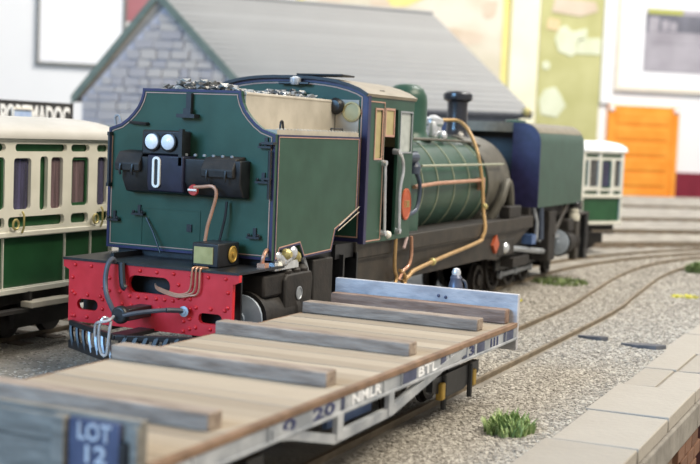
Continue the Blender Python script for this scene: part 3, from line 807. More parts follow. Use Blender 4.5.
ck.build('chimney', mat('chimney_black', '1b1c22', '24252c', .25, spec=.7), loco)
MB().tube([(5.4, -.45, 2.60), (5.8, -.45, 2.66), (8.3, -.42, 2.64), (8.7, -.5, 2.58)], .022, 8, 3).build('sand_pipe', SMOKEBOX, loco)
MB().tube([(4.6, -.5, 2.74), (5.3, -.5, 2.72), (5.45, -.52, 2.5)], .03, 8, 3).build('cab_steam_pipe', SMOKEBOX, loco)
vb = MB(); vb.lathe([(.09, 0), (.1, .1), (.06, .16), (.05, .3)], (5.0, -.84, 2.2), 'z', 12)
vb.lathe([(.05, -.1), (.07, 0), (.07, .15), (.03, .2)], (4.8, -.88, 2.42), 'x', 10)
vb.build('check_valve', BLUEPIPE, loco)
MB().tube([(5.0, -.86, 2.25), (5.08, -.9, 2.1), (5.1, -.9, 1.9), (5.0, -.9, 1.72), (4.7, -.9, 1.66)], .03, 8, 4).build('check_valve_pipe', BLUEPIPE, loco)

# --- front engine unit
TX0, TX1 = 10.42, 13.42
def tank_sec(y_in):
    r = .34; zt = 3.0; zb = 1.55
    pts = [(-SY, zb)]
    pts += [(-SY+r-r*math.cos(R(a)), zt-r+r*math.sin(R(a))) for a in range(0, 91, 10)]
    pts += [(y_in, zt), (y_in, zb)]
    return pts
ft = MB().prism([(a, b) for a, b in tank_sec(-.52)], 'x', TX0, TX0+.7).build('front_tank_cheek', GREEN, loco)
ft2 = MB().prism([(-a, b) for a, b in tank_sec(-.52)], 'x', TX0, TX0+.7).build('front_tank_cheek', GREEN, loco)
full = tank_sec(-.52)[:-2]; full = full+[(-a, b) for a, b in full[::-1]]
MB().prism(full, 'x', TX0+.7, TX1).build('front_tank', GREEN, loco)
B(TX0+.62, TX0+.7, -.52, .52, 1.55, 2.97).build('tank_recess_plate', BLACK, loco)
for ch_ in (ft, ft2):
    sgn_ = -1 if ch_ is ft else 1
    MB().prism([(a*(1 if sgn_ < 0 else -1), b) for a, b in tank_sec(-.52)], 'x', TX0-.02, TX0).build('blue_daylight_end', NAVY, ch_)  # blue daylight on the tank ends laid on as navy colour
topm = MB()
tl = [(a, b) for a, b in full if b > 2.78]
topm.prism(tl+[(a*.99, b-.0) for a, b in []], 'x', TX0+.01, TX1)
topm.v = [(x, y*1.003, z+.006) for x, y, z in topm.v]
topm.build('tank_top_sheet', mat('tank_top_brown', '6f6a5c', '807a6b', .6), loco)  # lighter brownish sheet over the tank top
MB().lathe([(.2, 0), (.2, .05), (.17, .07), (.01, .08)], (12.2, 0, 3.0), 'z', 20).build('tank_filler', GREEN, loco)
for s in (-1, 1):
    B(9.4, 14.0, s*.62-.02, s*.62+.02, .5, 1.45).build('engine_frame', BLACK, loco)
B(10.3, 14.0, -.9, .9, 1.36, 1.55).build('tank_support', SOOT, loco)
B(13.95, 14.05, -1.03, 1.03, .62, 1.32).build('front_beam', BLACK, loco)
B(13.3, 14.05, -1.04, 1.04, 1.30, 1.34).build('front_footplate', FRAMEGREY, loco)
B(13.85, 14.1, -1.02, -.9, .42, 1.34).build('front_pilot', BLACK, loco)
B(13.1, 13.4, -1.03, -.9, .45, 1.2).build('front_step', FRAMEGREY, loco, bevel=.02)
for s in (-1, 1): cylinder(12.62, 13.3, .80, s)
MB().lathe([(.11, 0), (.12, .08), (.09, .14), (.1, .2), (.05, .26)], (13.15, -.96, 1.2), 'z', 14).build('front_lubricator', mat('pale_fitting', 'b9b6a8', 'cac7ba', .5), loco)
MB().lathe([(.10, 0), (.11, .08), (.07, .12), (.01, .13)], (13.15, -.96, 1.46), 'z', 14).build('lubricator_cap', BLACK, loco)
MB().tube([(10.76, -.96, 1.68), (10.80, -.98, 1.3), (10.84, -.98, .98)], .055, 9).build('steam_delivery_pipe', BLUEPIPE, loco)
MB().tube([(10.5, -.9, 1.62), (10.62, -.96, 1.3), (10.62, -.96, 1.0)], .035, 8).build('exhaust_pipe', DULLSTEEL, loco)
B(10.3, 10.55, -.98, -.8, .92, 1.08).build('blue_valve', mat('blue_valve', '46618f', '56719f', .4), loco)
MB().tube([(8.9, -.9, .95), (11.4, -.9, .72)], .05, 6).build('front_connecting_rod', DULLSTEEL, loco)
B(11.2, 12.6, -.86, -.76, .9, .96).build('slide_bar', DULLSTEEL, loco)
B(11.3, 11.75, -1.0, -.66, .55, 1.45).build('motion_bracket', SOOT, loco, bevel=.02)
MB().tube([(12.5, -.98, 1.55), (12.0, -.98, 1.2), (11.6, -.98, 1.0)], .04, 7).build('frame_stay', FRAMEGREY, loco)
B(9.3, 10.2, -.97, -.75, .6, .75).build('spring_hanger', SOOT, loco)
MB().ball((8.9, -.92, .95), .1, 12, 8).build('crosshead', STEEL, loco)
B(8.5, 9.4, -.95, -.8, .82, 1.1).build('pivot_casting', SOOT, loco, bevel=.03)

# ================================================================== FLAT WAGON
TH = R(-.594)
cwx, cwy = -1.68, -2.352
wl = (cwx*math.cos(TH)-cwy*math.sin(TH), cwx*math.sin(TH)+cwy*math.cos(TH), RAILTOP)
wag = thing('flat_wagon', 'weathered grey flat wagon with wooden bolsters across its plank deck', 'wagon', wl, TH)
DZ = .858-RAILTOP
def wx(x): return x-cwx
HW = 1.02
# deck planks run across
pm = None; n = 30; x0 = wx(-4.93); x1 = wx(1.612); st = (x1-x0)/n
for k in range(n):
    xa = x0+k*st
    dz = random.uniform(-.003, .003)
    MB().box(xa+.002, xa+st-.002, -HW+.035, HW-.01, DZ-.05, DZ+dz).build('deck_plank', DECK, wag, bevel=.004)
for s in (-1, 1):
    B(x0, x1, s*HW-(.02 if s < 0 else .01), s*HW+(.035 if s < 0 else .0), DZ-.045, DZ+.004).build('deck_edge_strip', RUSTWOOD, wag, bevel=.006)
for i, x in enumerate((-4.11, -2.48, -.904, .807)):
    xx = wx(x)
    MB().box(xx, xx+.17, -HW+.13, HW-.01, DZ, DZ+.115).build('bolster', BOLSTER, wag, bevel=.012)
MB().box(wx(1.612)-.17, wx(1.612)-.03, -HW+.06, HW-.02, DZ, DZ+.145).build('bolster', BOLSTER_B, wag, bevel=.012)
# end boards
B(wx(1.612), wx(1.612)+.07, -HW-.012, HW+.01, .575-RAILTOP, DZ+.289).build('end_board', ENDPALE, wag, bevel=.008)
for (y, z) in ((-.02, 1.06), (-.1, 1.05)): MB().ball((wx(1.61), y-.15, z-RAILTOP), .018, 8, 5).build('end_board_bolt', SLATEBLUE, wag)
xe = wx(-4.97)
B(xe, xe+.07, -HW+.035, HW+.01, .70-RAILTOP+.03, DZ+.245).build('end_board', ENDGREY, wag, bevel=.008)
for z0, z1 in ((.52, .70), (.705, .92), (.925, 1.07)):
    B(xe-.025, xe, -.43, HW, z0-RAILTOP, z1-RAILTOP).build('end_plank', ENDGREY, wag, bevel=.008)
B(xe-.07, xe, -.52, -.43, .45-RAILTOP, 1.085-RAILTOP).build('end_stanchion', ENDGREY, wag, bevel=.01)
pn = B(xe-.035, xe, -.87, -.53, .5-RAILTOP, 1.08-RAILTOP).build('lot_panel', SLATEBLUE, wag, bevel=.006)
tv, tf = text_verts('LOT', .225, .10, .012, .02)
MB().add(tv, tf, lambda a, b, c: (xe-.037-c, -.595-a, .965-RAILTOP+b)).build('lettering', mat('letter_grey', 'a9adb6', 'bcc0c8', .7), pn, smooth=False)
tv, tf = text_verts('12', .14, .10, .012, .02)
MB().add(tv, tf, lambda a, b, c: (xe-.037-c, -.65-a, .84-RAILTOP+b)).build('lettering', mat('letter_grey', 'a9adb6', 'bcc0c8', .7), pn, smooth=False)
B(xe-.03, xe, -HW+.035, -.93, .5-RAILTOP, 1.075-RAILTOP).build('end_plank', ENDGREY, wag, bevel=.008)
B(xe-.05, xe, -.925, -.875, .5-RAILTOP, .98-RAILTOP).build('end_bracket', BLACK, wag, bevel=.006)
# solebars, truss rods, lettering
for s in (-1, 1):
    sb_ = MB(); y = s*(HW-.02)
    sb_.box(x0, x1, y-.03, y+.03, .69-RAILTOP, DZ-.045)
    sb_.box(x0, x1, y+s*.03, y+s*.045, .69-RAILTOP, .715-RAILTOP)
    so = sb_.build('solebar', SOLE, wag, bevel=.005)
    yo = s*(HW+.0)
    tr_ = MB()
    pth = [(-3.55, .74), (-3.3, .70), (-2.62, .53), (-1.58, .54), (-.43, .73), (.1, .79)]
    for (a, b), (c, d) in zip(pth, pth[1:]):
        tr_.hexa([(wx(a), yo-.02, b-.035-RAILTOP), (wx(c), yo-.02, d-.035-RAILTOP), (wx(c), yo+.03, d-.035-RAILTOP), (wx(a), yo+.03, b-.035-RAILTOP)],
                 [(wx(a), yo-.02, b+.035-RAILTOP), (wx(c), yo-.02, d+.035-RAILTOP), (wx(c), yo+.03, d+.035-RAILTOP), (wx(a), yo+.03, b+.035-RAILTOP)])
    tr_.build('truss_bar', SOLE, wag)
    for x in (-2.55, -1.62): B(wx(x)-.05, wx(x)+.05, yo-.03, yo+.01, .52-RAILTOP, .70-RAILTOP).build('queen_post', SOLE, wag)
    B(wx(-2.5), wx(-1.72), yo-s*.12-.02, yo-s*.12+.02, .56-RAILTOP, .68-RAILTOP).build('truss_plate', BLUEUNDER, wag)
    for x in (-4.5, -3.6, -2.45, -1.75, -1.4, -.3, .35, 1.25):
        B(wx(x)-.012, wx(x)+.012, y+s*.03, y+s*.04, .715-RAILTOP, DZ-.045).build('solebar_rib', SOLE, so)
    if s < 0:
        ys = y-.031
        def put(txt, xa, xb, za, zb, m, nm='lettering', bold=.015):
            tv, tf = text_verts(txt, xb-xa, zb-za, .012, bold)
            MB().add(tv, tf, lambda a, b, c: (wx(xa)+a, ys-c, za-RAILTOP+b)).build(nm, m, so, smooth=False)
        def patch(xa, xb, m): B(wx(xa), wx(xb), ys-.004, ys, .72-RAILTOP, DZ-.05).build('painted_panel', m, so)
        put('NMLR', -2.33, -1.80, .725, .808, LETTER)
        put('BTL', -1.04, -.62, .725, .808, LETTER)
        patch(-1.36, -1.08, SLATEBLUE)
        put('20', -2.96, -2.62, .725, .808, LETTERDK)
        put('0', -3.40, -3.22, .725, .808, LETTERDK)
        for k in range(3): B(wx(.80+.09*k), wx(.84+.09*k), ys-.005, ys, .72-RAILTOP, .80-RAILTOP).build('dark_mark', LETTERDK, so)
        patch(.42, .62, SLATEBLUE); patch(1.2, 1.5, SLATEBLUE); patch(-4.78, -4.7, SLATEBLUE)
        patch(-2.52, -2.42, SLATEBLUE); patch(-.52, -.40, SLATEBLUE); patch(.02, .14, SLATEBLUE)
        put('3', .2, .33, .725, .808, LETTERDK)
# bogies
for bx in (-3.9, .45):
    for ax in (-.42, .42):
        xx = wx(bx+ax)
        ws = MB()
        for s in (-1, 1):
            ws.lathe([(.02, -.03), (.26, -.03), (.26, -.012), (.225, -.006), (.225, .05), (.18, .05), (.16, .03), (.06, .03), (.05, .06), (.005, .06)], (xx, s*.36, .23), 'y', 24, sgn=s)
        ws.tube([(xx, -.36, .23), (xx, .36, .23)], .04, 8)
        ws.build('wheelset', WHEELM, wag)
        for s in (-1, 1):
            ab = MB().box(xx-.045, xx+.045, s*.80, s*.87, .20, .36).build('axlebox', YELLOW, wag, bevel=.015)
    for s in (-1, 1):
        bf_ = MB(); y = s*.80
        bf_.prism([(wx(bx)-.62, .30), (wx(bx)-.62, .42), (wx(bx)+.62, .42), (wx(bx)+.62, .30), (wx(bx)+.2, .20), (wx(bx)-.2, .20)], 'y', y-.03, y+.03)
        bf_.build('bogie_side', BLACK, wag)
    B(wx(bx)-.15, wx(bx)+.15, -.8, .8, .34, .50).build('bogie_bolster', BLACK, wag)
    for dx in (-.35, .35):
        MB().tube([(wx(bx)+dx, -.84, .1), (wx(bx)+dx, -.84, .42)], .025, 6).build('bogie_hanger', BLACK, wag)
B(x0+.1, x1-.1, -.3, -.22, .40, DZ-.05).build('centre_sill', UNDER, wag); B(x0+.1, x1-.1, .22, .3, .40, DZ-.05).build('centre_sill', UNDER, wag)
# vacuum brake standpipe beyond the far end board
sp = MB(); sx, sy_ = wx(1.80), -2.62-wl[1]
sp.lathe([(.075, .45), (.085, .6), (.085, .98), (.075, 1.04), (.06, 1.1), (.065, 1.12), (.04, 1.16)], (sx, sy_, 0), 'z', 14)
spo = sp.build('brake_standpipe', mat('standpipe_dark', '4a5062', '5c6274', .35, metal=.3), wag)
MB().lathe([(.045, 1.15), (.05, 1.18), (.035, 1.215), (.005, 1.225)], (sx, sy_, 0), 'z', 12).build('standpipe_cap', STEEL, spo)
MB().tube([(sx+.02, sy_-.06, 1.10), (sx+.04, sy_-.10, 1.05), (sx+.05, sy_-.10, .8), (sx, sy_-.08, .6)], .016, 7, 3).build('standpipe_hose', HOSE, spo)

# ================================================================== COACHES
def coach(label, L, loc, rz, holes, curt, roofm, endc=None, near=0):
    """local x along the coach (0..L), near side at y=-.95, z from the rails"""
    t = thing('passenger_coach', label, 'coach', loc, rz, 'cream and green coaches')
    zb, zc = .76-RAILTOP, 2.47-RAILTOP
    W = .95
    bd = MB().box(0, L, -W+.06, W-.06, zb, zc).build('body', COACHGREEN, t)
    wins = [h for h in holes if h[4] == 'w']
    for s in (-1, 1):
        out = [(0, zb), (L, zb), (L, zc), (0, zc)]
        hs = [rrect(a, b, c, d, .045, 4) for a, b, c, d, k in holes]
        v, f = plate(out, hs, .05)
        sd = MB().add(v, f, lambda a, b, c: (a, s*(W-.025)+c, b)).build('side_framing', COACHCREAM, t, smooth=False)
        if s > 0: continue
        for i, (a, b, c, d, k) in enumerate(holes):
            if k == 'w':
                cc = curt[i % len(curt)]
                B(a-.02, b+.02, -W+.045, -W+.058, c-.02, d+.02).build('curtain', cc, t)
                B(a-.02, b+.02, -W+.036, -W+.042, c-.02, d+.02).build('pane', COACHPANE, t)
                if b-a > .3:
                    MB().ribbon([(a, c), (b, c), (b, d), (a, d)], 0, .035, mky, -W+.04, -W+.02).build('window_frame', COACHGREEN, t, smooth=False)
    # lower panels sit proud as green sheets with cream beading between
    for s in (-1, 1):
        B(-.04 if endc else 0, L, s*(W-.04), s*(W+.02), zc, zc+.05).build('cantrail', COACHCREAM, t, bevel=.01)
        B(0, L, s*(W-.03), s*(W+.02), 1.395-RAILTOP, 1.455-RAILTOP).build('waist_rail', COACHCREAM, t, bevel=.01)
        B(0, L, s*(W-.03), s*(W+.015), zb-.01, zb+.05).build('bottom_rail', COACHCREAM, t, bevel=.008)
    rp_ = [(-W-.05, zc+.03)]+[((W+.05)*math.sin(R(a)), zc+.05+.23*math.cos(R(a))**.8) for a in range(-90, 91, 10)]+[(W+.05, zc+.03)]
    MB().prism(rp_, 'x', -.05, L+.05).build('roof', roofm, t)
    MB().box(.1, L-.1, -.8, .8, zb-.16, zb).build('underframe', UNDER, t)
    for s in (-1, 1):
        sb = B(.3, L-.3, s*.9-.02, s*.9+.14*s, .56-RAILTOP-.02, .60-RAILTOP-.02).build('step_board', UNDER if L > 6 else UNDER, t)
    for bx in (.9, L-.9):
        for ax in (-.4, .4):
            ws = MB()
            for s in (-1, 1): ws.lathe([(.02, -.03), (.25, -.03), (.25, -.012), (.22, -.006), (.22, .05), (.05, .05), (.005, .05)], (bx+ax, s*.36, .22), 'y', 20, sgn=s)
            ws.tube([(bx+ax, -.4, .22), (bx+ax, .4, .22)], .04, 8)
            ws.build('wheelset', WHEELM, t)
        for s in (-1, 1): B(bx-.6, bx+.6, s*.62-.03, s*.62+.03, .16, .40).build('bogie_frame', UNDER, t)
        B(bx-.12, bx+.12, -.62, .62, .2, zb-.15).build('bogie_pivot', UNDER, t)
    return t
COACHPANE = bpy.data.materials.new('coach_pane'); COACHPANE.use_nodes = True
_p = COACHPANE.node_tree.nodes['Principled BSDF']
_p.inputs['Base Color'].default_value = (.1, .1, .12, 1); _p.inputs['Roughness'].default_value = .05
_p.inputs['Transmission Weight'].default_value = .0; _p.inputs['Alpha'].default_value = .18

CX = -2.2; LZ = RAILTOP
def hx(a, b, c, d, k): return (a-CX, b-CX, c-LZ, d-LZ, k)
hol = []
# repeating bay measured between x = .5 and 2.0, laid out along the coach
for bay in range(-2, 2):
    o = bay*1.53
    for a, b, c, d, k in ((.54, .84, 1.70, 2.28, 'w'), (1.00, 1.14, 1.68, 2.30, 'p'), (1.20, 1.42, 1.69, 2.29, 'w'), (1.59, 1.92, 1.71, 2.29, 'w'),
                          (.46, 1.46, 1.50, 1.62, 'p'), (1.59, 1.93, 1.50, 1.62, 'p'), (.56, 1.49, 2.355, 2.44, 'p'), (2.08-1.53+1.02-.0, 1.93, 2.355, 2.44, 'p')):
        if a+o > CX+.08 and b+o < 2.3: hol.append(hx(a+o, b+o, c, d, k))
hol.append(hx(2.10, 2.30, 1.70, 2.29, 'w')); hol.append(hx(2.08, 2.34, 2.355, 2.44, 'p')); hol.append(hx(2.08, 2.36, 1.50, 1.62, 'p'))
# main lower panels
hol.append(hx(CX+.02, 2.43, .82, 1.39, 'p'))
c1 = coach('cream and green model coach with curtained windows beside the locomotive', 2.45-CX, (CX, 3.12, LZ), 0, hol, [CURT_P, CURT_V, CURT_V, CURT_P], COACHROOF)
for x in (.55, 2.04, -.98):
    h = MB(); h.tube([(x-CX+.05*math.cos(a/10*6.283), -.985, 1.54-LZ+.055*math.sin(a/10*6.283)) for a in range(11)], .014, 6)
    h.build('door_ring', BRASS, c1)
    MB().tube([(x+.12-CX, -.975, 1.44-LZ), (x+.12-CX, -1.0, 1.5-LZ), (x+.12-CX, -1.0, 1.64-LZ), (x+.12-CX, -.975, 1.68-LZ)], .013, 6).build('grab_handle', BRASS, c1)
B(.72-CX, 1.6-CX, -1.1, -.93, .585-LZ, .655-LZ).build('pale_step', STEPW, c1, bevel=.01)
B(.8-CX, .84-CX, -1.0, -.9, .58-LZ, .76-LZ).build('step_hanger', UNDER, c1); B(1.5-CX, 1.54-CX, -1.0, -.9, .58-LZ, .76-LZ).build('step_hanger', UNDER, c1)

for x in (-1.55, -1.10, -.02, .43, 1.54, 2.05): MB().box(x-CX-.008, x-CX+.008, -.915, -.89, .82-LZ, 1.39-LZ).build('bead', COACHCREAM, c1)
# far coach on the curve
dirx, diry = .84, -.54; rz2 = math.atan2(diry, dirx)
dl = math.hypot(dirx, diry); dirx /= dl; diry /= dl
LC = 4.6
corner = Vector((19.9, -.4)); nrm = Vector((-diry, dirx))
cen = corner+nrm*.95; org = cen-Vector((dirx, diry))*LC
hol2 = []
def h2(a, b, c, d, k): hol2.append((LC+a, LC+b, c-LZ, d-LZ, k))
for o in (0, -1.3, -2.6):
    h2(-1.26+o, -1.16+o, 1.66, 2.30, 'p'); h2(-1.10+o, -.82+o, 1.66, 2.30, 'w'); h2(-.72+o, -.40+o, 1.62, 2.30, 'w'); h2(-.30+o, -.10+o, 1.66, 2.30, 'w')
    h2(-1.26+o, -.8+o, 1.48, 1.56, 'p'); h2(-.74+o, -.40+o, 1.48, 1.56, 'p'); h2(-.32+o, -.06+o, 1.48, 1.56, 'p')
    h2(-1.26+o, -.8+o, 2.36, 2.44, 'p'); h2(-.74+o, -.06+o, 2.36, 2.44, 'p')
    h2(-1.28+o, -.06+o, .83, 1.385, 'p')
coach('white-roofed cream and green coach standing beyond the locomotive', LC, (org.x, org.y, LZ), rz2, hol2, [CURT_V, mat('window_dusk', '5a5850', '75736a', .6)], WHITEROOF)

# ================================================================== VAN behind the coach (dark roof line)
vn = thing('goods_van', 'dark green goods van just showing above the coach roof', 'van', (5.6, 5.9, RAILTOP))
MB().box(-1.6, 1.6, -.9, .9, .6, 2.36).build('body', VANG, vn)
rp_ = [(-.97, 2.34)]+[(.97*math.sin(R(a)), 2.36+.19*math.cos(R(a))) for a in range(-90, 91, 10)]+[(.97, 2.34)]
MB().prism(rp_, 'x', -1.66, 1.66).build('roof', VANG, vn)
for bx in (-.9, .9):
    ws = MB()
    for s in (-1, 1): ws.lathe([(.02, -.03), (.25, -.03), (.25, -.012), (.22, .05), (.005, .05)], (bx, s*.36, .22), 'y', 20, sgn=s)
    ws.tube([(bx, -.4, .22), (bx, .4, .22)], .04, 8); ws.build('wheelset', WHEELM, vn)
    for s in (-1, 1): B(bx-.1, bx+.1, s*.55-.03, s*.55+.03, .16, .62).build('axleguard', UNDER, vn)

# ================================================================== STATION NAMEBOARD
sg = thing('station_nameboard', 'black station nameboard with white letters above the coach roof', 'sign', (8.25, 8.0, 0))
bdo = MB().box(-1.08, 1.02, -.02, .04, 2.56, 3.03).build('board', SIGNBLK, sg)
MB().ribbon([(-1.10, 2.54), (1.04, 2.54), (1.04, 3.05), (-1.10, 3.05)], 0, .025, mky, -.02, -.04).build('frame', SIGNBLK, bdo, smooth=False)
tv, tf = text_verts('PORTMADOC', 2.0, .40, .02, .03)
MB().add(tv, tf, lambda a, b, c: (-1.06+a, -.03+c, 2.58+b)).build('lettering', LETTER, bdo, smooth=False)
for x in (-.95, .88): B(x-.05, x+.05, .04, .12, 0, 3.0).build('post', WHITEP, sg)
cdp = MB().box(-.80, -.24, -.10, -.06, 2.60, 2.93).build('card_mount', WHITEP, sg); B(-.76, -.28, -.106, -.10, 2.6, 2.89).build('blue_card', SIGNBLUE, cdp)
B(-.76, -.28, -.108, -.106, 2.86, 2.89).build('card_header', SIGNBLK, cdp)

# ================================================================== STONE STATION BUILDING
A_ = Vector((27.77, 18.28, 7.42)); E_ = Vector((26.71, 21.13, 3.62)); D_ = Vector((28.65, 14.39, 3.56)); C_ = Vector((32.3, 5.64, 3.66))
Bd = 47.6
def ray_pt(u, v, d): return CAM+(fw+rt*((u-350)/F_PX)+up*((232-v)/F_PX))*d
B_ = Vector((34.45, 10.35, 7.28))
bl = thing('stone_station_building', 'stone gabled station building with a long grey slate roof', 'building', (27.7, 17.7, 0))
BO = Vector((27.7, 17.7, 0))
def bp_(v): return tuple(Vector(v)-BO)
F_ = Vector((C_.x+2*(B_.x-C_.x), C_.y+2*(B_.y-C_.y), 3.62))
rd = (B_-A_).normalized()
# walls inset a little from the roof edges
def ins(p, q, k): return p.lerp(q, k)
cen3 = (A_+B_+C_+D_+E_+F_)/6
def wl_(p, k=.05):
    q = p.lerp(cen3, k); return Vector((q.x, q.y, p.z))
Ew, Dw, Cw, Fw = wl_(E_, .045), wl_(D_, .045), wl_(C_, .05), wl_(F_, .05)
Aw = A_+rd*.35; Bw = B_-rd*.35
Aw.z -= .35; Bw.z -= .35
mb = MB()
vs = [(Ew.x, Ew.y, 0), (Dw.x, Dw.y, 0), (Cw.x, Cw.y, 0), (Fw.x, Fw.y, 0), (Ew.x, Ew.y, Ew.z-.05), (Dw.x, Dw.y, Dw.z-.05), (Cw.x, Cw.y, Cw.z-.05), (Fw.x, Fw.y, Fw.z-.05), tuple(Aw), tuple(Bw)]
mb.add([bp_(v) for v in vs], [(0, 3, 2, 1), (0, 1, 5, 8, 4), (1, 2, 6, 5), (2, 3, 7, 9, 6), (3, 0, 4, 7), (4, 8, 9, 7), (5, 6, 9, 8)])
mb.build('walls', STONEMORT, bl, smooth=False)
# gable stones, each its own piece, standing proud of the mortar
g0 = Vector((Ew.x, Ew.y, 0)); g1 = Vector((Dw.x, Dw.y, 0)); gd = (g1-g0); GL = gd.length; gd.normalize()
gn = Vector((gd.y, -gd.x, 0))
if gn.dot(CAM-g0) < 0: gn = -gn
apex_s = (Vector((Aw.x, Aw.y, 0))-g0).dot(gd); ez = Ew.z; az = Aw.z
def gw(z):
    if z <= ez: return 0, GL
    t = (z-ez)/(az-ez); return apex_s*t, GL-(GL-apex_s)*t
z = 1.4
while z < az-.35:
    h = random.uniform(.26, .40)
    l0, r0 = gw(z+h); s = l0+.03
    while s < r0-.15:
        wd = random.uniform(.34, .85)
        if s+wd > r0-.1: wd = r0-s-.02
        if wd < .1: break
        j = .02; pr_ = random.uniform(.04, .09)
        def q(ss, zz, o):
            # the gable leans with its ridge end: follow the wall plane between base line and apex
            off = (Vector((Aw.x, Aw.y, 0))-(g0+gd*apex_s))*max(0, (zz-ez)/(az-ez))
            return bp_(g0+gd*ss+off+gn*o+Vector((0, 0, zz)))
        jj = lambda: random.uniform(-.025, .025)
        c4 = [(s+j+jj(), z+j+jj()), (s+wd-j+jj(), z+j+jj()), (s+wd-j+jj(), z+h-j+jj()), (s+j+jj(), z+h-j+jj())]
        MB().hexa([q(a, b, -.05) for a, b in c4], [q(a, b, pr_) for a, b in c4]).build('stone', STONEW, bl, smooth=False)
        s += wd
    z += h
# roof slopes in slate courses
def slope(P0, P1, Q1, Q0, n, nm):
    """P ridge ends, Q eave ends"""
    base = MB()
    up_n = (P1-P0).cross(Q0-P0).normalized()
    if up_n.z < 0: up_n = -up_n
    for k in range(n):
        t0, t1 = k/n, (k+1)/n+.012
        a, b = P0.lerp(Q0, t0), P1.lerp(Q1, t0); c, d = P1.lerp(Q1, t1), P0.lerp(Q0, t1)
        up0, up1 = up_n*.02, up_n*.05
        lo_ = up_n*-.05
        MB().hexa([bp_(a+lo_), bp_(b+lo_), bp_(c+lo_), bp_(d+lo_)], [bp_(a+up0), bp_(b+up0), bp_(c+up1), bp_(d+up1)]).build('slate_course', SLATE, bl, smooth=False)
slope(A_, B_, C_, D_, 20, 's')
slope(A_, B_, F_, E_, 20, 's')
MB().tube([bp_(A_+Vector((0, 0, .05))), bp_(B_+Vector((0, 0, .05)))], .09, 8).build('ridge_tiles', SLATE, bl)
def board(p, q, m, nm, wdt=.26, th=.10, off=.0):
    d = (q-p).normalized(); o = gn*th
    dn = Vector((0, 0, -1)); 
    MB().hexa([bp_(p+gn*off), bp_(q+gn*off), bp_(q+gn*off+dn*wdt), bp_(p+gn*off+dn*wdt)], [bp_(p+gn*(off+.1)), bp_(q+gn*(off+.1)), bp_(q+gn*(off+.1)+dn*wdt), bp_(p+gn*(off+.1)+dn*wdt)]).build(nm, m, bl, smooth=False)
board(A_+Vector((0, 0, .08)), E_+Vector((0, 0, .02)), BARGE, 'barge_board', .36)
board(A_+Vector((0, 0, .08)), D_+Vector((0, 0, .02)), BARGE, 'barge_board', .36)
gut = MB(); gut.tube([bp_(D_+Vector((0, 0, -.1))), bp_(C_+Vector((0, 0, -.1)))], .12, 8); gut.build('gutter', TRIM_AND_SHADE, bl)
gut = MB(); gut.tube([bp_(E_+Vector((0, 0, -.1))), bp_(F_+Vector((0, 0, -.1)))], .12, 8); gut.build('gutter', TRIM_AND_SHADE, bl)
MB().ball(bp_(C_+Vector((-.3, .1, .02))), .16, 10, 6).build('corner_bracket', BRASS, bl)
dk = D_-C_; dk.z = 0; dk.normalize(); dn_ = Vector((-dk.y, dk.x, 0))
if dn_.dot(CAM-D_) < 0: dn_ = -dn_
pA = Dw+dn_*.02; pB = Cw+dn_*.02
MB().hexa([bp_((pA.x, pA.y, 0)), bp_((pB.x, pB.y, 0)), bp_((pB.x+dn_.x*.08, pB.y+dn_.y*.08, 0)), bp_((pA.x+dn_.x*.08, pA.y+dn_.y*.08, 0))],
          [bp_((pA.x, pA.y, 3.45)), bp_((pB.x, pB.y, 3.5)), bp_((pB.x+dn_.x*.08, pB.y+dn_.y*.08, 3.5)), bp_((pA.x+dn_.x*.08, pA.y+dn_.y*.08, 3.45))]).build('shaded_front', TRIM_AND_SHADE, bl, smooth=False)  # dark sheet puts the wall's shade below the eave into colour

# ================================================================== THINGS ON THE ROOM WALL
def wallthing(name, label, cat, s, z): return thing(name, label, cat, tuple(wp(s, z, 0)), WRZ)
lf = wallthing('framed_picture', 'white picture in a thin grey frame on the wall at upper left', 'picture', -17.0, 6.0)
MB().box(-2.5, 2.55, -.12, -.02, .05, 8).build('picture_mat', PICMAT, lf)
v, f = plate([(-2.6, -.05), (2.65, -.05), (2.65, 8.1), (-2.6, 8.1)], [[(-2.42, .18), (2.47, .18), (2.47, 7.9), (-2.42, 7.9)]], .22)
MB().add(v, f, lambda a, b, c: (a, -.13+c, b)).build('frame', PICFRAME, lf)
rp = wallthing('red_poster', 'dull red poster behind the gable at the top', 'poster', -13.75, 8.85)
MB().box(-.58, 4.6, -.05, -.01, 0, 6).build('sheet', REDPOST, rp)
mp = wallthing('map_poster', 'pale map poster with a yellow border above the slate roof', 'poster', 2.7, 3.0)
MB().box(-6.6, 7.1, -.06, -.01, 0, 12).build('sheet', MAPP, mp)
v, f = plate([(-6.7, -.1), (7.2, -.1), (7.2, 12.1), (-6.7, 12.1)], [[(-6.2, .3), (6.75, .3), (6.75, 11.7), (-6.2, 11.7)]], .06)
MB().add(v, f, lambda a, b, c: (a, -.08+c, b)).build('border', MAPY, mp)
for i, (s0, z0, w_, h_) in enumerate(((3.0, 5.6, 3.2, 1.3), (2.6, 3.3, 2.4, .8), (-2, 7.2, 3, 1.2), (5.4, 7.6, 1.5, 1.2), (-5, 7.4, 1.6, 1.5))):
    pts = [(s0+w_*math.cos(2*math.pi*k/14)*random.uniform(.6, 1.1)*.5+w_*.3, z0+h_*math.sin(2*math.pi*k/14)*random.uniform(.6, 1.1)*.6+.4) for k in range(14)]
    MB().prism(pts, 'y', -.085, -.06).build('map_patch', (MAPO, MAPY, REDPOST, MAPO, MAPO)[i] if i != 2 else MAPO, mp)
pts = [(-1.0, 8.2), (1.2, 8.9), (1.8, 9.0), (2.5, 8.6), (1.6, 8.4), (.4, 7.8), (-.6, 7.7)]
MB().prism(pts, 'y', -.095, -.06).build('yellow_region', MAPY, mp)
ps = wallthing('cream_post', 'cream upright post between the map and the olive board', 'post', 10.85, -38)
MB().box(-.9, .98, -.4, -.0, 0, 70).build('post', CREAMPOST, ps)
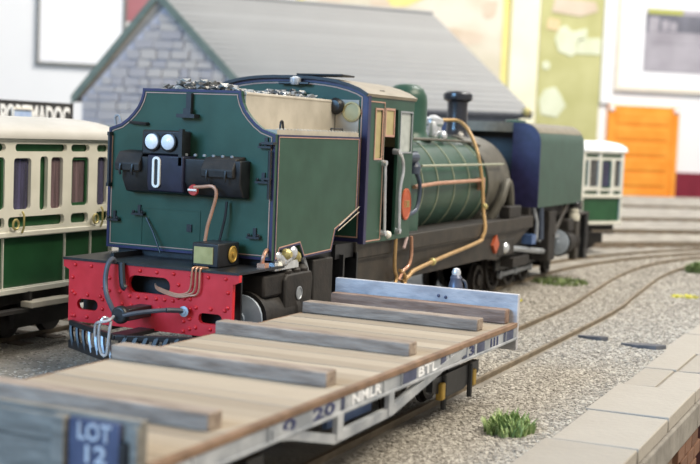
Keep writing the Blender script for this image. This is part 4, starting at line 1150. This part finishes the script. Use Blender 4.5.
ob = wallthing('olive_board', 'olive green display board with pale paper cut-outs', 'display board', 14.2, 2.4)
MB().box(-2.2, 2.1, -.14, -.01, 0, 14).build('board', OLIVE, ob)
def blob(s, z, pts, m, nm='paper_cutout'):
    MB().prism([(s+a, z+b) for a, b in pts], 'y', -.2, -.14).build(nm, m, ob)
blob(-.2, 6.8, [(-1, .1), (-.7, -.7), (.2, -1.0), (.6, -.7), (.5, -.1), (1.2, .2), (1.2, .9), (.2, .6), (-.3, 1.0), (-.7, .8)], PALEPAPER)
blob(1.0, 6.6, [(-.6, -.6), (1.0, -.6), (1.0, .5), (-.6, .4)], PALEPAPER)
blob(-1.1, 2.9, [(-.8, -.9), (.3, -1.1), (.9, -.3), (.5, .4), (.1, .9), (-.6, .7), (-1.0, 0)], PALEPAPER)
blob(-1.7, 5.15, ellipse(0, 0, .28, .28, 14), PALEPAPER, 'pin')
blob(-.9, 9.0, [(-.6, -.4), (1.4, -.6), (2.6, -.2), (2.4, .4), (-.4, .5)], MAPO, 'ochre_cutout')
blob(-1.5, 7.9, [(-.3, -.4), (.5, -.5), (.6, .2), (-.2, .3)], mat('orange_paper', 'd8bf92', 'dfc9a0', .8))
wb = wallthing('white_upright', 'white upright trim between the olive board and the framed photograph', 'trim', 16.75, -38)
MB().box(-.42, .42, -.3, 0, 43.3, 70).build('upright', WALL, wb)
fp = wallthing('framed_photograph', 'black and white photograph in a pale frame at upper right', 'picture', 20.8, 6.2)
MB().box(-3.4, 6.6, -.12, -.02, .1, 9).build('mat_board', PICMAT, fp)
v, f = plate([(-3.55, -.02), (6.75, -.02), (6.75, 9.1), (-3.55, 9.1)], [[(-3.2, .32), (6.4, .32), (6.4, 8.8), (-3.2, 8.8)]], .3)
MB().add(v, f, lambda a, b, c: (a, -.17+c, b)).build('frame', PICFRAME_L, fp)
ph = MB().box(-1.55, 5.0, -.15, -.12, 1.3, 5.45).build('print', PHOTO_L, fp)
MB().box(-1.5, 5.0, -.165, -.15, 3.9, 5.1).build('dark_band', PHOTO, ph)
MB().box(-1.4, 1.1, -.17, -.15, 5.1, 5.4).build('caption_strip', PHOTO_T, ph)
for (a, b, c, d) in ((-1.3, -.6, 3.9, 4.9), (-.4, .1, 4.0, 4.7), (.2, .7, 4.0, 4.6)):
    MB().box(a, b, -.175, -.165, c, d).build('light_patch', PHOTO_L, ph)
MB().box(-1.1, 4.6, -.175, -.165, 3.2, 3.95).build('light_patch', PHOTO_L, ph)
od = wallthing('orange_door', 'bright orange panelled cupboard door on the white wall', 'door', 19.45, -8.0)
MB().box(-2.5, 2.5, -.25, -.02, 0, 13.2).build('door_leaf', ORDOOR, od)
for k in range(6):
    MB().box(-1.9, 1.75, -.33, -.25, 6.9+k*1.02, 6.9+k*1.02+.78).build('panel', ORDOOR, od, bevel=.06)
MB().box(2.12, 2.5, -.36, -.25, 0, 13.2).build('stile', ORDOOR, od); MB().box(-2.5, -2.1, -.36, -.25, 0, 13.2).build('stile', ORDOOR, od)
for s in (-2.3, 2.3): MB().ball((s, -.36, 12.95), .2, 10, 6).build('corner_screw', PICMAT, od)

# ================================================================== VEGETATION AND STONES
def tuft(label, x, y, n, h, sp, m, nm='grass_tuft', cat='grass', wdt=.02):
    mb = MB()
    for _ in range(n):
        a = random.random()*6.283; rr = sp*math.sqrt(random.random())
        px, py = rr*math.cos(a), rr*math.sin(a)*.8
        hh = h*random.uniform(.35, 1)*(1-.5*rr/sp); b = random.random()*6.283
        lx, ly = math.cos(b)*hh*.55, math.sin(b)*hh*.55
        ux, uy = -math.sin(b)*wdt/2, math.cos(b)*wdt/2
        mb.add([(px-ux, py-uy, 0), (px+ux, py+uy, 0), (px+lx*.4+ux, py+ly*.4+uy, hh*.65), (px+lx*.4-ux, py+ly*.4-uy, hh*.65), (px+lx, py+ly, hh)], [(0, 1, 2, 3), (3, 2, 4)])
    o = mb.build(nm, m, smooth=False); o.location = (x, y, .055)
    return tag(o, label, cat)
tuft('bright green grass tuft on the ballast beside the flagstones', .25, -3.77, 340, .27, .29, GRASS, wdt=.024)
tuft('low patch of dull green grass beyond the end of the flat wagon', 12.4, -.95, 420, .14, .65, GRASSDK, wdt=.03)
tuft('round green bush at the far right edge beside the curve', 16.65, -2.82, 500, .3, .34, GRASSDK, 'low_bush', 'bush', wdt=.05)
tuft('small yellow flowering weed just past the wagon end board', 9.2, -1.08, 90, .08, .12, FLOWER, 'yellow_weed', 'weed', wdt=.035)
tuft('yellow green weed on the ballast right of the curving track', 11.9, -3.35, 160, .07, .3, FLOWER, 'yellow_weed', 'weed', wdt=.03)
def slab(label, x, y, lx, ly, rz):
    p = [(-lx, -ly*.4), (-lx*.3, -ly), (lx*.8, -ly*.7), (lx, ly*.3), (lx*.2, ly), (-lx*.7, ly*.7)]
    o = MB().prism(p, 'z', -.02, .05).build('slate_chip', DARKROCK, bevel=.01)
    o.location = (x, y, .055); o.rotation_euler = (0, R(4), rz)
    tag(o, label, 'stone', 'dark slate pieces on the ballast')
for _n in ('grass_tuft.001', 'yellow_weed.001'): bpy.data.objects[_n]['kind'] = 'stuff'
slab('long dark slate piece lying beside the flagstones', 5.85, -3.85, .30, .12, R(80))
slab('dark slate piece lying near the curving track', 6.1, -3.12, .22, .08, R(75))
